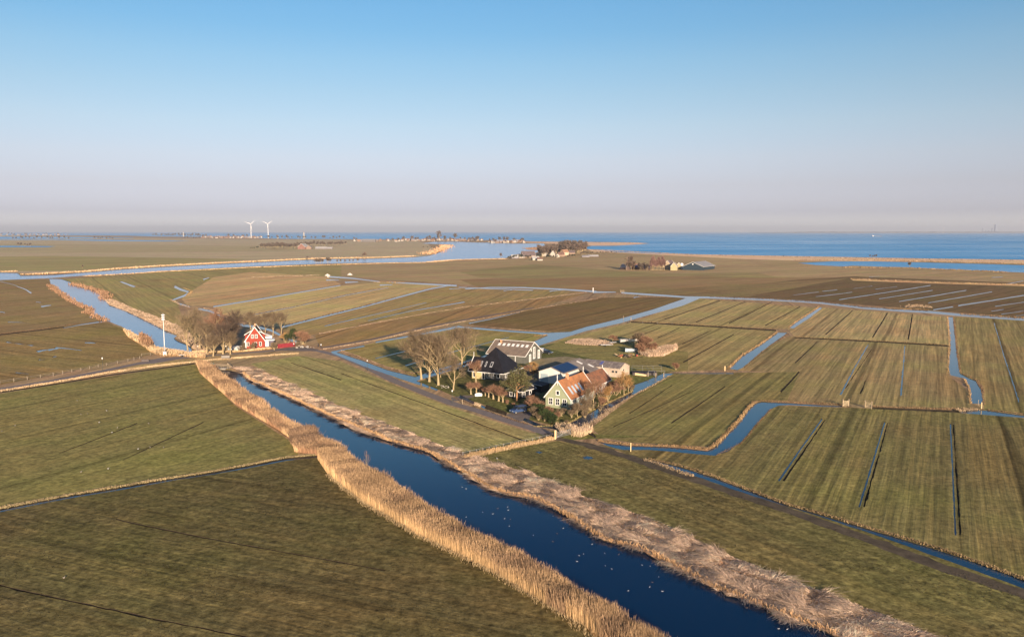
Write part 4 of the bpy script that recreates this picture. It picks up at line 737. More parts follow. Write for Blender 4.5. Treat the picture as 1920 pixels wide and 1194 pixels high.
# ---------------------------------------------------------------- buildings
WHITE = mat('white_paint', (.74, .72, .68), .6, .08, 2); GLASS = mat('window_glass', (.02, .025, .032), .08, .2, 1, spec=.6)
SKYGLASS = mat('skylight_glass', (.42, .50, .58), .25, .15, 1.5, spec=.6); METAL = mat('grey_metal', (.33, .33, .34), .5, .15, 2, spec=.5)
BLACK = mat('black_paint', (.02, .021, .024), .6, .3, 2); WOOD = mat('weathered_wood', (.32, .25, .17), .9, .3, 2); GREYW = mat('grey_wood', (.24, .22, .20), .9, .3, 2)
BRICK = mat('chimney_brick', (.50, .27, .15), .9, .25, 5)
def window(parent, o, ax, nrm, w, h, fr=None, fw=.14, mull=(1, 1), door=False, name=None):
    # o: bottom-left corner on the wall (local), ax: unit vector along the wall, nrm: outward normal, frame proud of the wall
    ax = Vector(ax); nrm = Vector(nrm); up = Vector((0, 0, 1)); o = Vector(o) + nrm * .01
    f = MB()
    def bx(a0, a1, z0, z1, d0, d1):
        vs = [o + ax * a + up * z + nrm * d for d in (d0, d1) for a, z in ((a0, z0), (a1, z0), (a1, z1), (a0, z1))]
        f.add(vs, [(0, 1, 2, 3), (7, 6, 5, 4), (0, 4, 5, 1), (1, 5, 6, 2), (2, 6, 7, 3), (3, 7, 4, 0)])
    bx(0, fw, 0, h, 0, .09); bx(w - fw, w, 0, h, 0, .09); bx(fw, w - fw, 0, fw, 0, .09); bx(fw, w - fw, h - fw, h, 0, .09)
    for i in range(1, mull[0]): bx(w * i / mull[0] - .035, w * i / mull[0] + .035, fw, h - fw, .03, .075)
    for i in range(1, mull[1]): bx(fw, w - fw, h * i / mull[1] - .035, h * i / mull[1] + .035, .032, .073)
    fo = f.build(name or ('door' if door else 'window'), fr or WHITE, parent)
    g = MB(); vs = [o + ax * a + up * z + nrm * .02 for a, z in ((fw, fw), (w - fw, fw), (w - fw, h - fw), (fw, h - fw))]; vs += [v - nrm * .02 for v in vs]
    g.add(vs, [(0, 1, 2, 3), (7, 6, 5, 4), (0, 4, 5, 1), (1, 5, 6, 2), (2, 6, 7, 3), (3, 7, 4, 0)])
    g.build('door_leaf' if door else 'pane', (BLACK if door else GLASS), fo); return fo
def gable(parent, L, W, eave, ridge, wall, roof, x0=0.0, y0=0.0, over=.35, trim=None, thick=.16, ridge_f=.5, gover=.25):
    # ridge along local x; walls x0..x0+L, y0..y0+W
    yr = y0 + W * ridge_f; x1, y1 = x0 + L, y0 + W
    m = MB(); vs = []
    for x in (x0, x1): vs += [(x, y0, -.1), (x, y1, -.1), (x, y1, eave), (x, yr, ridge), (x, y0, eave)]
    m.add(vs, [(0, 1, 2, 3, 4), (9, 8, 7, 6, 5), (0, 4, 9, 5), (1, 6, 7, 2)]); wl = m.build('wall', wall, parent)
    rf = MB(); sl0 = (ridge - eave) / (yr - y0); sl1 = (ridge - eave) / (y1 - yr); t = thick
    rf.plate([(x0 - gover, y0 - over, eave - over * sl0 + t), (x1 + gover, y0 - over, eave - over * sl0 + t), (x1 + gover, yr, ridge + t), (x0 - gover, yr, ridge + t)], t)
    rf.plate([(x0 - gover, yr, ridge + t), (x1 + gover, yr, ridge + t), (x1 + gover, y1 + over, eave - over * sl1 + t), (x0 - gover, y1 + over, eave - over * sl1 + t)], t)
    ro = rf.build('roof', roof, parent)
    if trim:
        tb = MB()
        for x in (x0 - gover - .06, x1 + gover + .06):
            tb.bar((x, y0 - over, eave - over * sl0 + t * .6), (x, yr, ridge + t * .6 + .05), .1, .27); tb.bar((x, y1 + over, eave - over * sl1 + t * .6), (x, yr, ridge + t * .6 + .05), .1, .27)
        tb.bar((x0 - gover, y0 - over - .06, eave - over * sl0 + t * .4), (x1 + gover, y0 - over - .06, eave - over * sl0 + t * .4), .12, .16)
        tb.bar((x0 - gover, y1 + over + .06, eave - over * sl1 + t * .4), (x1 + gover, y1 + over + .06, eave - over * sl1 + t * .4), .12, .16)
        tb.build('trim', trim, parent)
    return wl, ro
def skylight(roof_o, parent, x, y, y0, eave, sl, w, l, m=None, flip=False, yr=None, name='skylight'):
    # lies on the roof plane that rises with +y from (y0,eave) (or falls if flip)
    z = lambda yy: (eave + (yy - y0) * sl) + .2 if not flip else (eave + (y0 - yy) * sl) + .2
    a, b_ = y, y + l * (1 if not flip else -1)
    fr_ = MB(); fr_.plate([(x - .12, a - .1 * (1 if not flip else -1), z(a - .1 * (1 if not flip else -1)) + .02), (x + w + .12, a - .1 * (1 if not flip else -1), z(a - .1 * (1 if not flip else -1)) + .02), (x + w + .12, b_, z(b_) + .04), (x - .12, b_, z(b_) + .04)], .07)
    f = fr_.build(name, METAL, parent)
    p = MB(); s_ = (b_ - a); p.plate([(x, a + s_ * .06, z(a + s_ * .06) + .055), (x + w, a + s_ * .06, z(a + s_ * .06) + .055), (x + w, b_ - s_ * .08, z(b_ - s_ * .08) + .065), (x, b_ - s_ * .08, z(b_ - s_ * .08) + .065)], .03)
    p.build('pane', m or SKYGLASS, f); return f
def spire(parent, x, y, z, h=1.7, below=1.2):
    MB().bar((x, y, z - below), (x, y, z + h), .13).box(x - .11, x + .11, y - .11, y + .11, z + h * .6, z + h * .72).build('gable_post', WHITE, parent)
A60 = R(60.3)
TILE = wavemat('orange_roof_tiles', (.47, .20, .08), 'X', .28, .22, .25, .85, .5, (.27, .125, .065)); TILE2 = wavemat('weathered_brown_tiles', (.30, .125, .065), 'X', .28, .25, .28, .85, .7, (.12, .07, .05))
GREENB = wavemat('sage_green_boards', (.30, .325, .21), 'Y', .22, .18, .08); BLUEB = mat('pale_blue_green_boards', (.42, .50, .47), .8, .15, 1.0, (6, 1, 1))
# --- house with green gable
hs = empty('gable_house', (15.76, 211.88, 0), A60, 'house with sage green front gable and bright orange tiled roof', 'house')
L, W, EV, RG = 16.1, 7.5, 2.95, 7.45
wl, ro = gable(hs, L, W, EV, RG, GREENB, TILE, trim=WHITE)
MB().box(.0, L, -.03, .0, 0, EV - .25).build('side_cladding', BLUEB, hs)['label'] = 'pale blue-green boarded side wall'
sl = (RG - EV) / (W / 2)
for yy in (.95, 3.05, 5.15): window(hs, (-.0, yy + 1.4, .8), (0, -1, 0), (-1, 0, 0), 1.35, 1.95, mull=(2, 2))
window(hs, (0, W / 2 + .6, 3.6), (0, -1, 0), (-1, 0, 0), 1.2, 1.35, fw=.2)
for xx in (1.1, 3.0, 6.2, 8.4, 11.0, 13.4): window(hs, (xx, -.03, .75), (1, 0, 0), (0, -1, 0), .9, 1.7, mull=(1, 2))
for xx in (2.5, 4.7, 6.9, 9.1): skylight(ro, hs, xx, .55, 0, EV, sl, .8, 1.5)
ch = MB().box(5.3, 6.0, 3.3, 4.0, 6.6, 8.5).box(5.24, 6.06, 3.24, 4.06, 8.5, 8.64).build('chimney', BRICK, hs); MB().tube([(5.65, 3.65, 8.6), (5.65, 3.65, 9.0)], [.13, .13], 8).build('chimney_pot', BRICK, ch)
spire(hs, -.36, W / 2, RG + .2); spire(hs, L + .36, W / 2, RG + .2, 1.5, .4)
# --- stable attached behind it
st = empty('stable', (15.76, 211.88, 0), A60, 'low stable with weathered rust-brown tiled roof behind the orange-roofed house', 'stable')
gable(st, 16.6, 5.6, 2.9, 5.9, mat('stable_brick', (.30, .17, .12), .9, .3, 4), TILE2, x0=L + .5, y0=2.2, trim=WHITE)
spire(st, 33.5, 5.0, 6.0, 1.0, .3)
for i in range(5): window(st, (21.2 + i * 2.4, 2.2, .2), (1, 0, 0), (0, -1, 0), 1.2, 2.1, mull=(2, 1))
for i in range(4): MB().box(22.55 + i * 2.4, 22.95 + i * 2.4, 2.12, 2.19, .1, 2.6).build('pillar', WHITE, st)
# --- metal sheds
ROOFG = wavemat('corrugated_grey_roof', (.26, .225, .20), 'X', .35, .3, .22, .9, .35, (.15, .13, .12)); SOLAR = wavemat('blue_solar_panels', (.015, .04, .11), 'X', 1.05, .4, .12, .35, .3)
SHEDW = mat('pale_steel_cladding', (.60, .58, .53), .7, .1, .6, (1, 1, .3)); TEAL = mat('teal_cladding', (.30, .36, .38), .8, .12, .8)
o0 = (8.65 + 8.8 * math.cos(R(-29.7)), 251.75 + 8.8 * math.sin(R(-29.7)))
ms = empty('machine_shed', (*o0, 0), A60, 'large pale steel shed with dark blue solar panels on its grey roof', 'shed')
_, ro = gable(ms, 21, 8.8, 3.5, 5.15, SHEDW, ROOFG, over=.25)
sl = (5.15 - 3.5) / 4.4
z_ = lambda y: 3.5 + y * sl + .2
MB().plate([(.2, .1, z_(.1) + .03), (11.5, .1, z_(.1) + .03), (11.5, 4.2, z_(4.2) + .03), (.2, 4.2, z_(4.2) + .03)], .06).build('solar_panels', SOLAR, ms)
m = MB().plate([(10.5, -4.4, 3.5 - 4.4 * sl + .14), (21, -4.4, 3.5 - 4.4 * sl + .14), (21, -.2, 3.5 - .2 * sl + .14), (10.5, -.2, 3.5 - .2 * sl + .14)], .14); m.build('lean_to_roof', ROOFG, ms)
MB().box(10.7, 20.8, -4.2, .0, -.1, 1.9).build('lean_to_wall', TEAL, ms)
for xx, yy in ((16.0, 1.2), (18.5, -1.8)): MB().plate([(xx, yy, z_(yy) + .04), (xx + 1.1, yy, z_(yy) + .04), (xx + 1.1, yy + 2, z_(yy + 2) + .04), (xx, yy + 2, z_(yy + 2) + .04)], .05).build('roof_light', WHITE, ms)
MB().box(-.05, -.02, 5.6, 8.2, 0, 2.9).build('door', TEAL, ms)
ls = empty('lean_to_shed', (8.9, 235.0, 0), A60, 'low dark lean-to shed in the gap before the pale steel shed', 'shed')
MB().box(0, 5, 0, 3.5, -.1, 1.9).build('wall', BLACK, ls); MB().plate([(-.2, -.2, 2.0), (5.2, -.2, 2.0), (5.2, 3.7, 2.4), (-.2, 3.7, 2.4)], .12).build('roof', mat('dark_felt', (.05, .055, .06), .8, .3, 1), ls)
MB().bar((-.25, -.2, 2.05), (-.25, 3.7, 2.45), .06, .1).build('trim', WHITE, ls)
# --- concrete shed
CONC = wavemat('weathered_concrete_panels', (.52, .43, .34), 'Z', .6, .12, .16, .9, .6, (.36, .28, .22)); ASB = wavemat('mottled_cement_roof', (.30, .255, .225), 'X', 1.1, .35, .3, .9, .9, (.12, .10, .10))
cs = empty('concrete_shed', (39.7, 265.7, 0), R(147), 'weathered concrete shed with mottled grey corrugated roof and bright pinkish end wall', 'shed')
gable(cs, 14.5, 7.6, 2.95, 4.4, CONC, ASB, over=.15, gover=.1)
for xx in (.9, 2.1, 5.6, 6.8, 10): window(cs, (xx + .7, 7.6, 1.5), (-1, 0, 0), (0, 1, 0), .75, .7, fr=GREYW, fw=.06)
window(cs, (0, 4.5, 1.9), (0, 1, 0), (-1, 0, 0), .7, .6, fr=GREYW, fw=.06)
MB().plate([(7.2, 4.4, 4.4 - .6 * .38 + .22), (8.2, 4.4, 4.4 - .6 * .38 + .22), (8.2, 6.4, 4.4 - 2.6 * .38 + .22), (7.2, 6.4, 4.4 - 2.6 * .38 + .22)], .03).build('roof_patch', mat('blue_sheet', (.10, .12, .30), .6, .1, 1), cs)
# --- barn
BARNR = wavemat('brown_grey_roof_tiles', (.225, .17, .13), 'X', .35, .2, .2, .9, .5, (.15, .12, .10)); BARNW = wavemat('dark_grey_boards', (.115, .115, .10), 'Y', .3, .2, .15)
ba = empty('barn', (11.2, 299.0, 0), R(151.5), 'long barn with brown-grey roof, white edges and a row of small roof lights', 'barn')
BL, BW, BE, BR_ = 15.8, 13.6, 2.9, 7.0
_, ro = gable(ba, BL, BW, BE, BR_, BARNW, BARNR, trim=WHITE, over=.5, gover=.4); sb = (BR_ - BE) / (BW / 2)
MB().bar((-.4, BW / 2, BR_ + .24), (BL + .4, BW / 2, BR_ + .24), .3, .12).build('ridge_cap', WHITE, ba)
for i in range(7): skylight(ro, ba, 1.0 + i * 1.95, BW / 2 + 1.5 + 1.4, BW, BE, sb, .95, 1.3, flip=True, m=WHITE)
for yy, w_, h_, z0 in ((9.6, 1.5, 2.9, .1), (6.2, 1.7, 4.4, .9), (2.4, 1.6, 3.3, .5)): window(ba, (0, yy - .8, z0), (0, 1, 0), (-1, 0, 0), w_, h_, mull=(2, 2), fw=.36, name='door')
window(ba, (0, 8.4, 3.9), (0, 1, 0), (-1, 0, 0), .5, 1.1, fw=.2)
MB().bar((3.8, BW + .4, 0), (3.8, BW + .4, 2.7), .18).build('porch_post', WHITE, ba)
ch = MB().box(12.6, 13.2, 8.0, 8.6, 5.6, 7.4).build('chimney', BRICK, ba)
# --- pyramid farmhouse
THATCH = wavemat('black_glazed_roof_tiles', (.022, .021, .026), 'X', .3, .25, .3, .55, .6); YB = mat('yellow_brick', (.50, .40, .20), .9, .2, 4); DB = wavemat('dark_stained_boards', (.10, .095, .085), 'X', .25, .2, .2)
fh = empty('pyramid_farmhouse', (-2.9, 253.3, 0), R(152.5), 'farmhouse with tall black pyramid roof and yellow brick front wall', 'farmhouse')
# local x runs left along the front, local y runs away from it (negative y = back) -> use y<0 as depth
FW, FD, FE, FP = 11.6, 13.0, 2.75, 9.9
MB().box(.0, FW * .62, -FD, 0, -.1, FE).build('wall', DB, fh); MB().box(FW * .62 + .001, FW, -8.0, 0.003, -.1, FE).build('brick_wall', YB, fh)['label'] = 'yellow brick front wall'
cx_, cy_ = 6.0, -6.3; ov_ = .5
rb = MB(); e0 = FE - .35
cor = [(-ov_, ov_, e0), (12.2, ov_, e0), (12.2, -FD - ov_, e0), (-ov_, -FD - ov_, e0)]; rb.add(cor + [(cx_, cy_, FP)], [(0, 1, 4), (1, 2, 4), (2, 3, 4), (3, 0, 4), (3, 2, 1, 0)])
pr = rb.build('roof', THATCH, fh)
slf = (FP - e0) / (ov_ - cy_); hw = 3.9; zr = e0 + slf * hw
rb = MB(); rb.add([(4, ov_ + .02, e0 + .02), (12.7, ov_ + .02, e0 + .02), (12.7, ov_ - hw, zr + .02), (4, ov_ - hw, zr + .02), (12.7, ov_ - 2 * hw, e0 + .02), (4, ov_ - 2 * hw, e0 + .02)], [(0, 1, 2, 3), (3, 2, 4, 5), (1, 4, 2), (0, 3, 5), (0, 5, 4, 1)])
rb.build('wing_roof', THATCH, fh)
t_ = MB(); t_.bar((12.8, ov_ + .05, e0 - .05), (12.8, ov_ - hw, zr + .1), .12, .3); t_.bar((12.8, ov_ - 2 * hw, e0), (12.8, ov_ - hw, zr + .1), .12, .3); t_.bar((-ov_, ov_ + .08, e0 - .02), (12.8, ov_ + .08, e0 - .02), .12, .2); t_.bar((-ov_ - .06, ov_, e0 - .02), (-ov_ - .06, -FD - ov_, e0 - .02), .12, .2)
t_.bar((12.8, ov_ - hw, zr - .2), (12.8, ov_ - hw, zr + 1.5), .12); t_.build('trim', WHITE, fh)
for xx in (3.4, 5.0): window(fh, (xx, 0, .55), (1, 0, 0), (0, 1, 0), 1.0, 1.7, mull=(2, 1), fw=.1)
window(fh, (10.1, .003, .5), (1, 0, 0), (0, 1, 0), 1.1, 1.7, mull=(1, 1)); window(fh, (1.1, 0, .8), (1, 0, 0), (0, 1, 0), 1.2, 1.4, fw=.12); window(fh, (6.7, 0, .05), (1, 0, 0), (0, 1, 0), 1.15, 2.2, door=True)
window(fh, (0, -2.6, .8), (0, 1, 0), (-1, 0, 0), 1.2, 1.4)
for xx, w_ in ((4.6, .95), (6.9, .55), (8.6, .55)):
    yy = -1.6; sk = MB().plate([(xx, yy + .7, e0 + slf * (ov_ - yy - .7) + .1), (xx + w_, yy + .7, e0 + slf * (ov_ - yy - .7) + .1), (xx + w_, yy - .7, e0 + slf * (ov_ - yy + .7) + .1), (xx, yy - .7, e0 + slf * (ov_ - yy + .7) + .1)], .08).build('skylight', METAL, fh)
    MB().plate([(xx + .18, yy + .45, e0 + slf * (ov_ - yy - .45) + .14), (xx + w_ - .18, yy + .45, e0 + slf * (ov_ - yy - .45) + .14), (xx + w_ - .18, yy - .45, e0 + slf * (ov_ - yy + .45) + .14), (xx + .18, yy - .45, e0 + slf * (ov_ - yy + .45) + .14)], .03).build('pane', GLASS, sk)
# --- black cottage
ct = empty('black_cottage', (2.1, 225.3, 0), R(51), 'small black timber cottage with white window frames under the pine', 'cottage')
gable(ct, 7.6, 5.0, 2.1, 3.0, BLACK, mat('dark_cottage_roof', (.05, .045, .045), .9, .3, 1), trim=WHITE, over=.2, gover=.2)
window(ct, (0, 3.6, .55), (0, -1, 0), (-1, 0, 0), 2.0, 1.25, mull=(2, 1)); window(ct, (1.2, 0, .35), (1, 0, 0), (0, -1, 0), 1.5, 1.5, mull=(2, 1)); window(ct, (4.6, 0, .6), (1, 0, 0), (0, -1, 0), 1.1, 1.2, mull=(1, 1))
# --- red house
REDB = wavemat('bright_red_boards', (.29, .055, .036), 'Y', .25, .15, .12); DR = wavemat('dark_brown_roof_tiles', (.11, .08, .062), 'X', .3, .25, .25)
rh = empty('red_house', (-102.9, 328.4, 0), R(106), 'bright red house with steep dark roof and white gable boards', 'house')
RL, RW, RE, RR = 11.5, 7.7, 3.0, 8.6
wl, ro = gable(rh, RL, RW, RE, RR, REDB, DR, trim=WHITE, over=.4, gover=.35); sr = (RR - RE) / (RW / 2)
for yy in (1.25, 3.1, 6.1): window(rh, (0, yy + 1.0, .75), (0, -1, 0), (-1, 0, 0), 1.0, 1.7, mull=(1, 2))
for yy in (2.75, 4.3): window(rh, (0, yy + 1.05, 4.0), (0, -1, 0), (-1, 0, 0), 1.05, 1.6, mull=(2, 2))
MB().box(-.06, -.012, RW - .35, RW, 0, RE).build('corner_board', WHITE, rh)
dm = MB().box(3.2, 9.5, RW - 1.6, RW + .15, RE - .3, RE + 2.1).build('dormer', mat('red_dormer_boards', (.26, .045, .03), .8, .15, 2), rh); MB().plate([(3.0, RW + .4, RE + 2.15), (9.7, RW + .4, RE + 2.15), (9.7, RW - 2.8, RE + 4.0), (3.0, RW - 2.8, RE + 4.0)], .12).build('dormer_roof', DR, dm)
MB().bar((2.98, RW + .45, RE + 2.15), (2.98, RW - 2.8, RE + 4.05), .1, .25).build('dormer_trim', WHITE, dm)
MB().box(4.0, 9.0, .0, 1.5, RE, RE + 2.1).build('dormer', dm.data.materials[0], rh); MB().bar((3.95, -.05, RE + 2.2), (3.95, 2.2, RE + 3.4), .1, .25).build('dormer_trim', WHITE, rh)
an = MB().box(2.2, 7.5, -3.4, -.02, 0, 2.6).build('annex', mat('slate_blue_wall', (.10, .10, .15), .8, .2, 1), rh); MB().box(1.8, 7.8, -3.9, -.05, 2.6, 2.85).build('annex_roof', WHITE, an); MB().box(2.12, 2.19, -1.4, -.15, .1, 2.4).build('annex_door', WHITE, an)
ub = MB().box(7.9, 11.0, -2.8, -.02, 0, 3.6).build('white_annex', WHITE, rh); MB().plate([(7.7, -3.0, 3.6), (11.2, -3.0, 3.6), (11.2, .3, 4.8), (7.7, .3, 4.8)], .15).build('annex_roof', WHITE, ub)
MB().box(5.2, 5.8, RW / 2 - .3, RW / 2 + .3, RR - .4, RR + 1.0).build('chimney', BRICK, rh)
# --- red plank fence and yard clutter at the red house
q0, q1 = Vector(at(521, 653)), Vector(at(553, 649.5)); fl_ = (q1 - q0).length; an_ = math.atan2((q1 - q0).y, (q1 - q0).x)
rf_ = empty('plank_fence', (q0.x, q0.y, 0), an_, 'crimson red plank fence along the yard beside the road', 'fence')
MB().box(0, fl_, -.05, .05, .05, 1.75).build('boards', wavemat('crimson_planks', (.24, .03, .04), 'X', .2, .25, .15), rf_)
for i in range(5): MB().box(i * (fl_ - .12) / 4, i * (fl_ - .12) / 4 + .12, .052, .17, 0, 1.85).build('post', mat('dark_red_post', (.22, .02, .03), .9, .2, 2), rf_)
def tarp(px, l, w_, h_, rz, name, label, cat, m):
    x, y = at(*px); t = empty(name, (x, y, 0), rz, label, cat); mb = MB(); n = 8; vs = []
    for i in range(n + 1):
        u = i / n; k = (math.sin(math.pi * min(max(u, .06), .94)) ** .45)
        for j in range(7): a = math.pi * j / 6; vs.append((u * l - l / 2, -math.cos(a) * w_ / 2 * (.6 + .4 * k), math.sin(a) * h_ * (.55 + .45 * k) * (1 + .06 * math.sin(i * 2.3 + j))))
    fs = [(i * 7 + j, i * 7 + j + 1, (i + 1) * 7 + j + 1, (i + 1) * 7 + j) for i in range(n) for j in range(6)] + [tuple(range(7)), tuple(reversed(range(n * 7, n * 7 + 7)))]
    mb.add(vs, fs).build('cover', m, t, smooth=True); MB().bar((-l / 2 + .3, 0, .1), (l / 2 - .3, 0, .1), w_ * .8, .2).build('base', GREYW, t); return t
TP = mat('grey_tarpaulin', (.40, .41, .40), .7, .2, 1.5)
tarp((441, 655), 5.5, 2.4, 1.7, R(10), 'covered_boat', 'boat under a grey tarpaulin left of the red house', 'boat', TP)
tarp((451, 657), 3.6, 2.0, 1.9, R(70), 'covered_trailer', 'pale covered trailer beside the wall of the red house', 'trailer', mat('pale_tarpaulin', (.55, .56, .53), .7, .2, 1.5))
tarp((897, 742), 2.1, 1.0, .95, R(15), 'water_tank', 'white cylindrical tank lying among the pollard willows', 'tank', WHITE)

# ---------------------------------------------------------------- vehicles, boats, yard things
CARB = {}
def carpaint(n, c): return CARB.setdefault(n, mat(n, c, .3, .06, 1, spec=.6))
RUB = mat('tyre_rubber', (.02, .02, .02), .9, .2, 4)
def car(loc, rz, label, paint, L=4.8, Wd=1.85, Ht=1.9, van=True, cat='van', name='parked_van'):
    t = empty(name, (*loc, 0), rz, label, cat); w2 = Wd / 2
    prof = [(-L / 2, .35), (L / 2, .35), (L / 2, .8), (L / 2 - .15, .95), (L * .30, 1.08), (L * .12, Ht - .05), (-L / 2 + .35, Ht), (-L / 2 + .02, Ht * .62)] if van else \
           [(-L / 2, .35), (L / 2, .35), (L / 2, .72), (L * .22, .95), (L * .06, Ht), (-L * .28, Ht), (-L / 2 + .05, .95)]
    vs = []
    for x, z in prof:
        k = 1 if z < 1.0 else .86
        vs += [(x, -w2 * k, z), (x, w2 * k, z)]
    n = len(prof); fs = [(2 * i, 2 * ((i + 1) % n), 2 * ((i + 1) % n) + 1, 2 * i + 1) for i in range(n)] + [tuple(2 * i for i in reversed(range(n))), tuple(2 * i + 1 for i in range(n))]
    MB().add(vs, fs).build('body', paint, t, bevel=.06)
    zt = Ht - .12; zb = 1.05
    MB().plate([(L * .285, -w2 * .82, zb + .06), (L * .285, w2 * .82, zb + .06), (L * .135, w2 * .76, zt), (L * .135, -w2 * .76, zt)], -.03).build('windscreen', GLASS, t)
    for s_ in (-1, 1):
        y0, y1 = s_ * w2 * .985, s_ * w2 * .875
        xs = [(L * .23, L * .02), (-L * .0, -L * .2), (-L * .22, -L * .42)] if van else [(L * .12, -L * .04), (-L * .06, -L * .26)]
        for a, b_ in xs:
            mb = MB(); mb.add([(a, y0 + s_ * .015, zb), (b_, y0 + s_ * .015, zb), (b_, y1 + s_ * .01, zt), (a - .18 * (a > 0.2), y1 + s_ * .01, zt), (a, y0 - s_ * .05, zb), (b_, y0 - s_ * .05, zb), (b_, y1 - s_ * .05, zt), (a - .18 * (a > .2), y1 - s_ * .05, zt)],
                                     [(0, 1, 2, 3), (7, 6, 5, 4), (0, 4, 5, 1), (1, 5, 6, 2), (2, 6, 7, 3), (3, 7, 4, 0)]); mb.build('side_window', GLASS, t)
        for x in (-L * .31, L * .32):
            wh = MB().tube([(x, s_ * (w2 - .12), .33), (x, s_ * (w2 + .03), .33)], [.33, .33], 14).build('wheel', RUB, t); MB().tube([(x, s_ * (w2 + .03), .33), (x, s_ * (w2 + .05), .33)], [.19, .17], 10).build('rim', METAL, wh)
        MB().box(L / 2 - .06, L / 2 + .02, s_ * w2 * .62 - .2, s_ * w2 * .62 + .2, .68, .86).build('headlight', SKYGLASS, t); MB().box(L * .2, L * .24, s_ * (w2 + .02) - .09, s_ * (w2 + .02) + .09, 1.05, 1.2).build('mirror', paint, t)
    MB().box(L / 2 - .02, L / 2 + .06, -w2 * .8, w2 * .8, .36, .56).build('bumper', mat('dark_plastic', (.05, .05, .055), .7, .1, 2), t)
    return t
car((1.7, 208.6), R(218), 'metallic blue family van parked on the drive beside the road', carpaint('blue_car_paint', (.035, .065, .15)))
car((13.8, 311.5), R(-35), 'dark estate car with open sky reflections parked behind the barn', carpaint('black_car_paint', (.02, .025, .035)), Ht=1.45, van=False, cat='car', name='parked_car')
car((12.2, 316.0), R(-30), 'white car half hidden behind the barn corner', carpaint('white_car_paint', (.7, .7, .7)), Ht=1.5, van=False, cat='car', name='parked_car')
x, y = at(991, 771); dg = empty('yellow_crate', (x, y, 0), .4, 'small yellow bin behind the blue van', 'bin'); MB().box(-.45, .45, -.4, .4, .1, 1.0).build('body', mat('yellow_plastic', (.55, .40, .06), .6, .1, 2), dg, bevel=.05); MB().box(-.5, .5, -.45, .45, 1.0, 1.1).build('lid', BLACK, dg)
def boat(px, rz, L, label, hull, inside, keel=.5, name='boat', cat='boat', trailer=False):
    x, y = at(*px); t = empty(name, (x, y, 0), rz, label, cat); n = 10; vs = []; vi = []
    for i in range(n + 1):
        u = i / n; w_ = L * .17 * (math.sin(math.pi * min(1, u * .62 + .30)) ** .8 if u < 1 else 0) * (1 if u < .9 else (1 - (u - .9) * 9)); w_ = max(w_, .03); sh = 1.15 + .35 * u ** 2
        z0 = keel + .05 + .35 * max(0, u - .7)
        for a, zz in ((-1, sh), (-.8, sh * .55), (0, 0), (.8, sh * .55), (1, sh)): vs.append((u * L - L / 2, a * w_, z0 + zz if zz else z0))
    fs = [(i * 5 + j, i * 5 + j + 1, (i + 1) * 5 + j + 1, (i + 1) * 5 + j) for i in range(n) for j in range(4)] + [(0, 1, 2, 3, 4)]
    MB().add(vs, fs).build('hull', hull, t, smooth=False)
    dv = [(v[0], v[1] * .93, v[2] - .16) for k, v in enumerate(vs) if k % 5 in (0, 4)]; MB().add(dv, [(2 * i, 2 * i + 1, 2 * i + 3, 2 * i + 2) for i in range(n)]).build('deck', inside, t)
    g = MB(); 
    for s_ in (0, 4):
        for i in range(n): g.bar(vs[i * 5 + s_], vs[(i + 1) * 5 + s_], .09)
    g.build('gunwale', BLACK, t)
    c_ = MB(); 
    for xx in (-L * .28, 0, L * .25): c_.bar((xx, -.7, 0), (xx, -.2, keel + .35), .1); c_.bar((xx, .7, 0), (xx, .2, keel + .35), .1); c_.bar((xx, -.7, .08), (xx, .7, .08), .12)
    c_.build('cradle', GREYW, t); return t
boat((1180, 645.5), R(8), 8.2, 'white sailing boat hull with dark rim propped on land behind the farm', WHITE, mat('dark_deck', (.10, .10, .15), .8, .2, 1), .9)
boat((1184, 661), R(190), 5.2, 'smaller blue-grey open boat on land beside the reddish bushes', mat('pale_blue_hull', (.45, .52, .60), .5, .1, 1), mat('grey_deck', (.25, .28, .33), .8, .2, 1), .3)
def trailer(px, rz, L, label):
    x, y = at(*px); t = empty('boat_trailer', (x, y, 0), rz, label, 'trailer')
    MB().bar((-L / 2, -.8, .6), (L / 2, -.8, .6), .12).bar((-L / 2, .8, .6), (L / 2, .8, .6), .12).bar((-L / 2, -.8, .6), (-L / 2, .8, .6), .12).bar((0, -.8, .6), (0, .8, .6), .12).bar((L / 2, -.8, .6), (L / 2 + 1.4, 0, .55), .1).bar((L / 2, .8, .6), (L / 2 + 1.4, 0, .55), .1).build('frame', METAL, t)
    MB().box(-L / 2, L / 2, -.75, .75, .67, .75).build('deck', mat('pale_planks', (.50, .48, .45), .8, .15, 2), t)
    for s_ in (-1, 1): MB().tube([(-.3, s_ * .95, .32), (-.3, s_ * 1.12, .32)], [.32, .32], 12).build('wheel', RUB, t)
trailer((1135, 649), R(8), 4.2, 'flat pale boat trailer on the grass in front of the reeds'); trailer((1147, 644.5), R(30), 3.0, 'short dark trailer with its drawbar up near the bare bush')
trailer((345, 668), R(4), 3.4, 'low white trailer parked on the roadside pad at the head of the canal')
MB_ = MB()
x, y = at(1180, 669); jk = empty('scrap_heap', (x, y, 0), .2, 'heap of farm scrap and timber with bits of yellow and red behind the concrete shed', 'scrap')
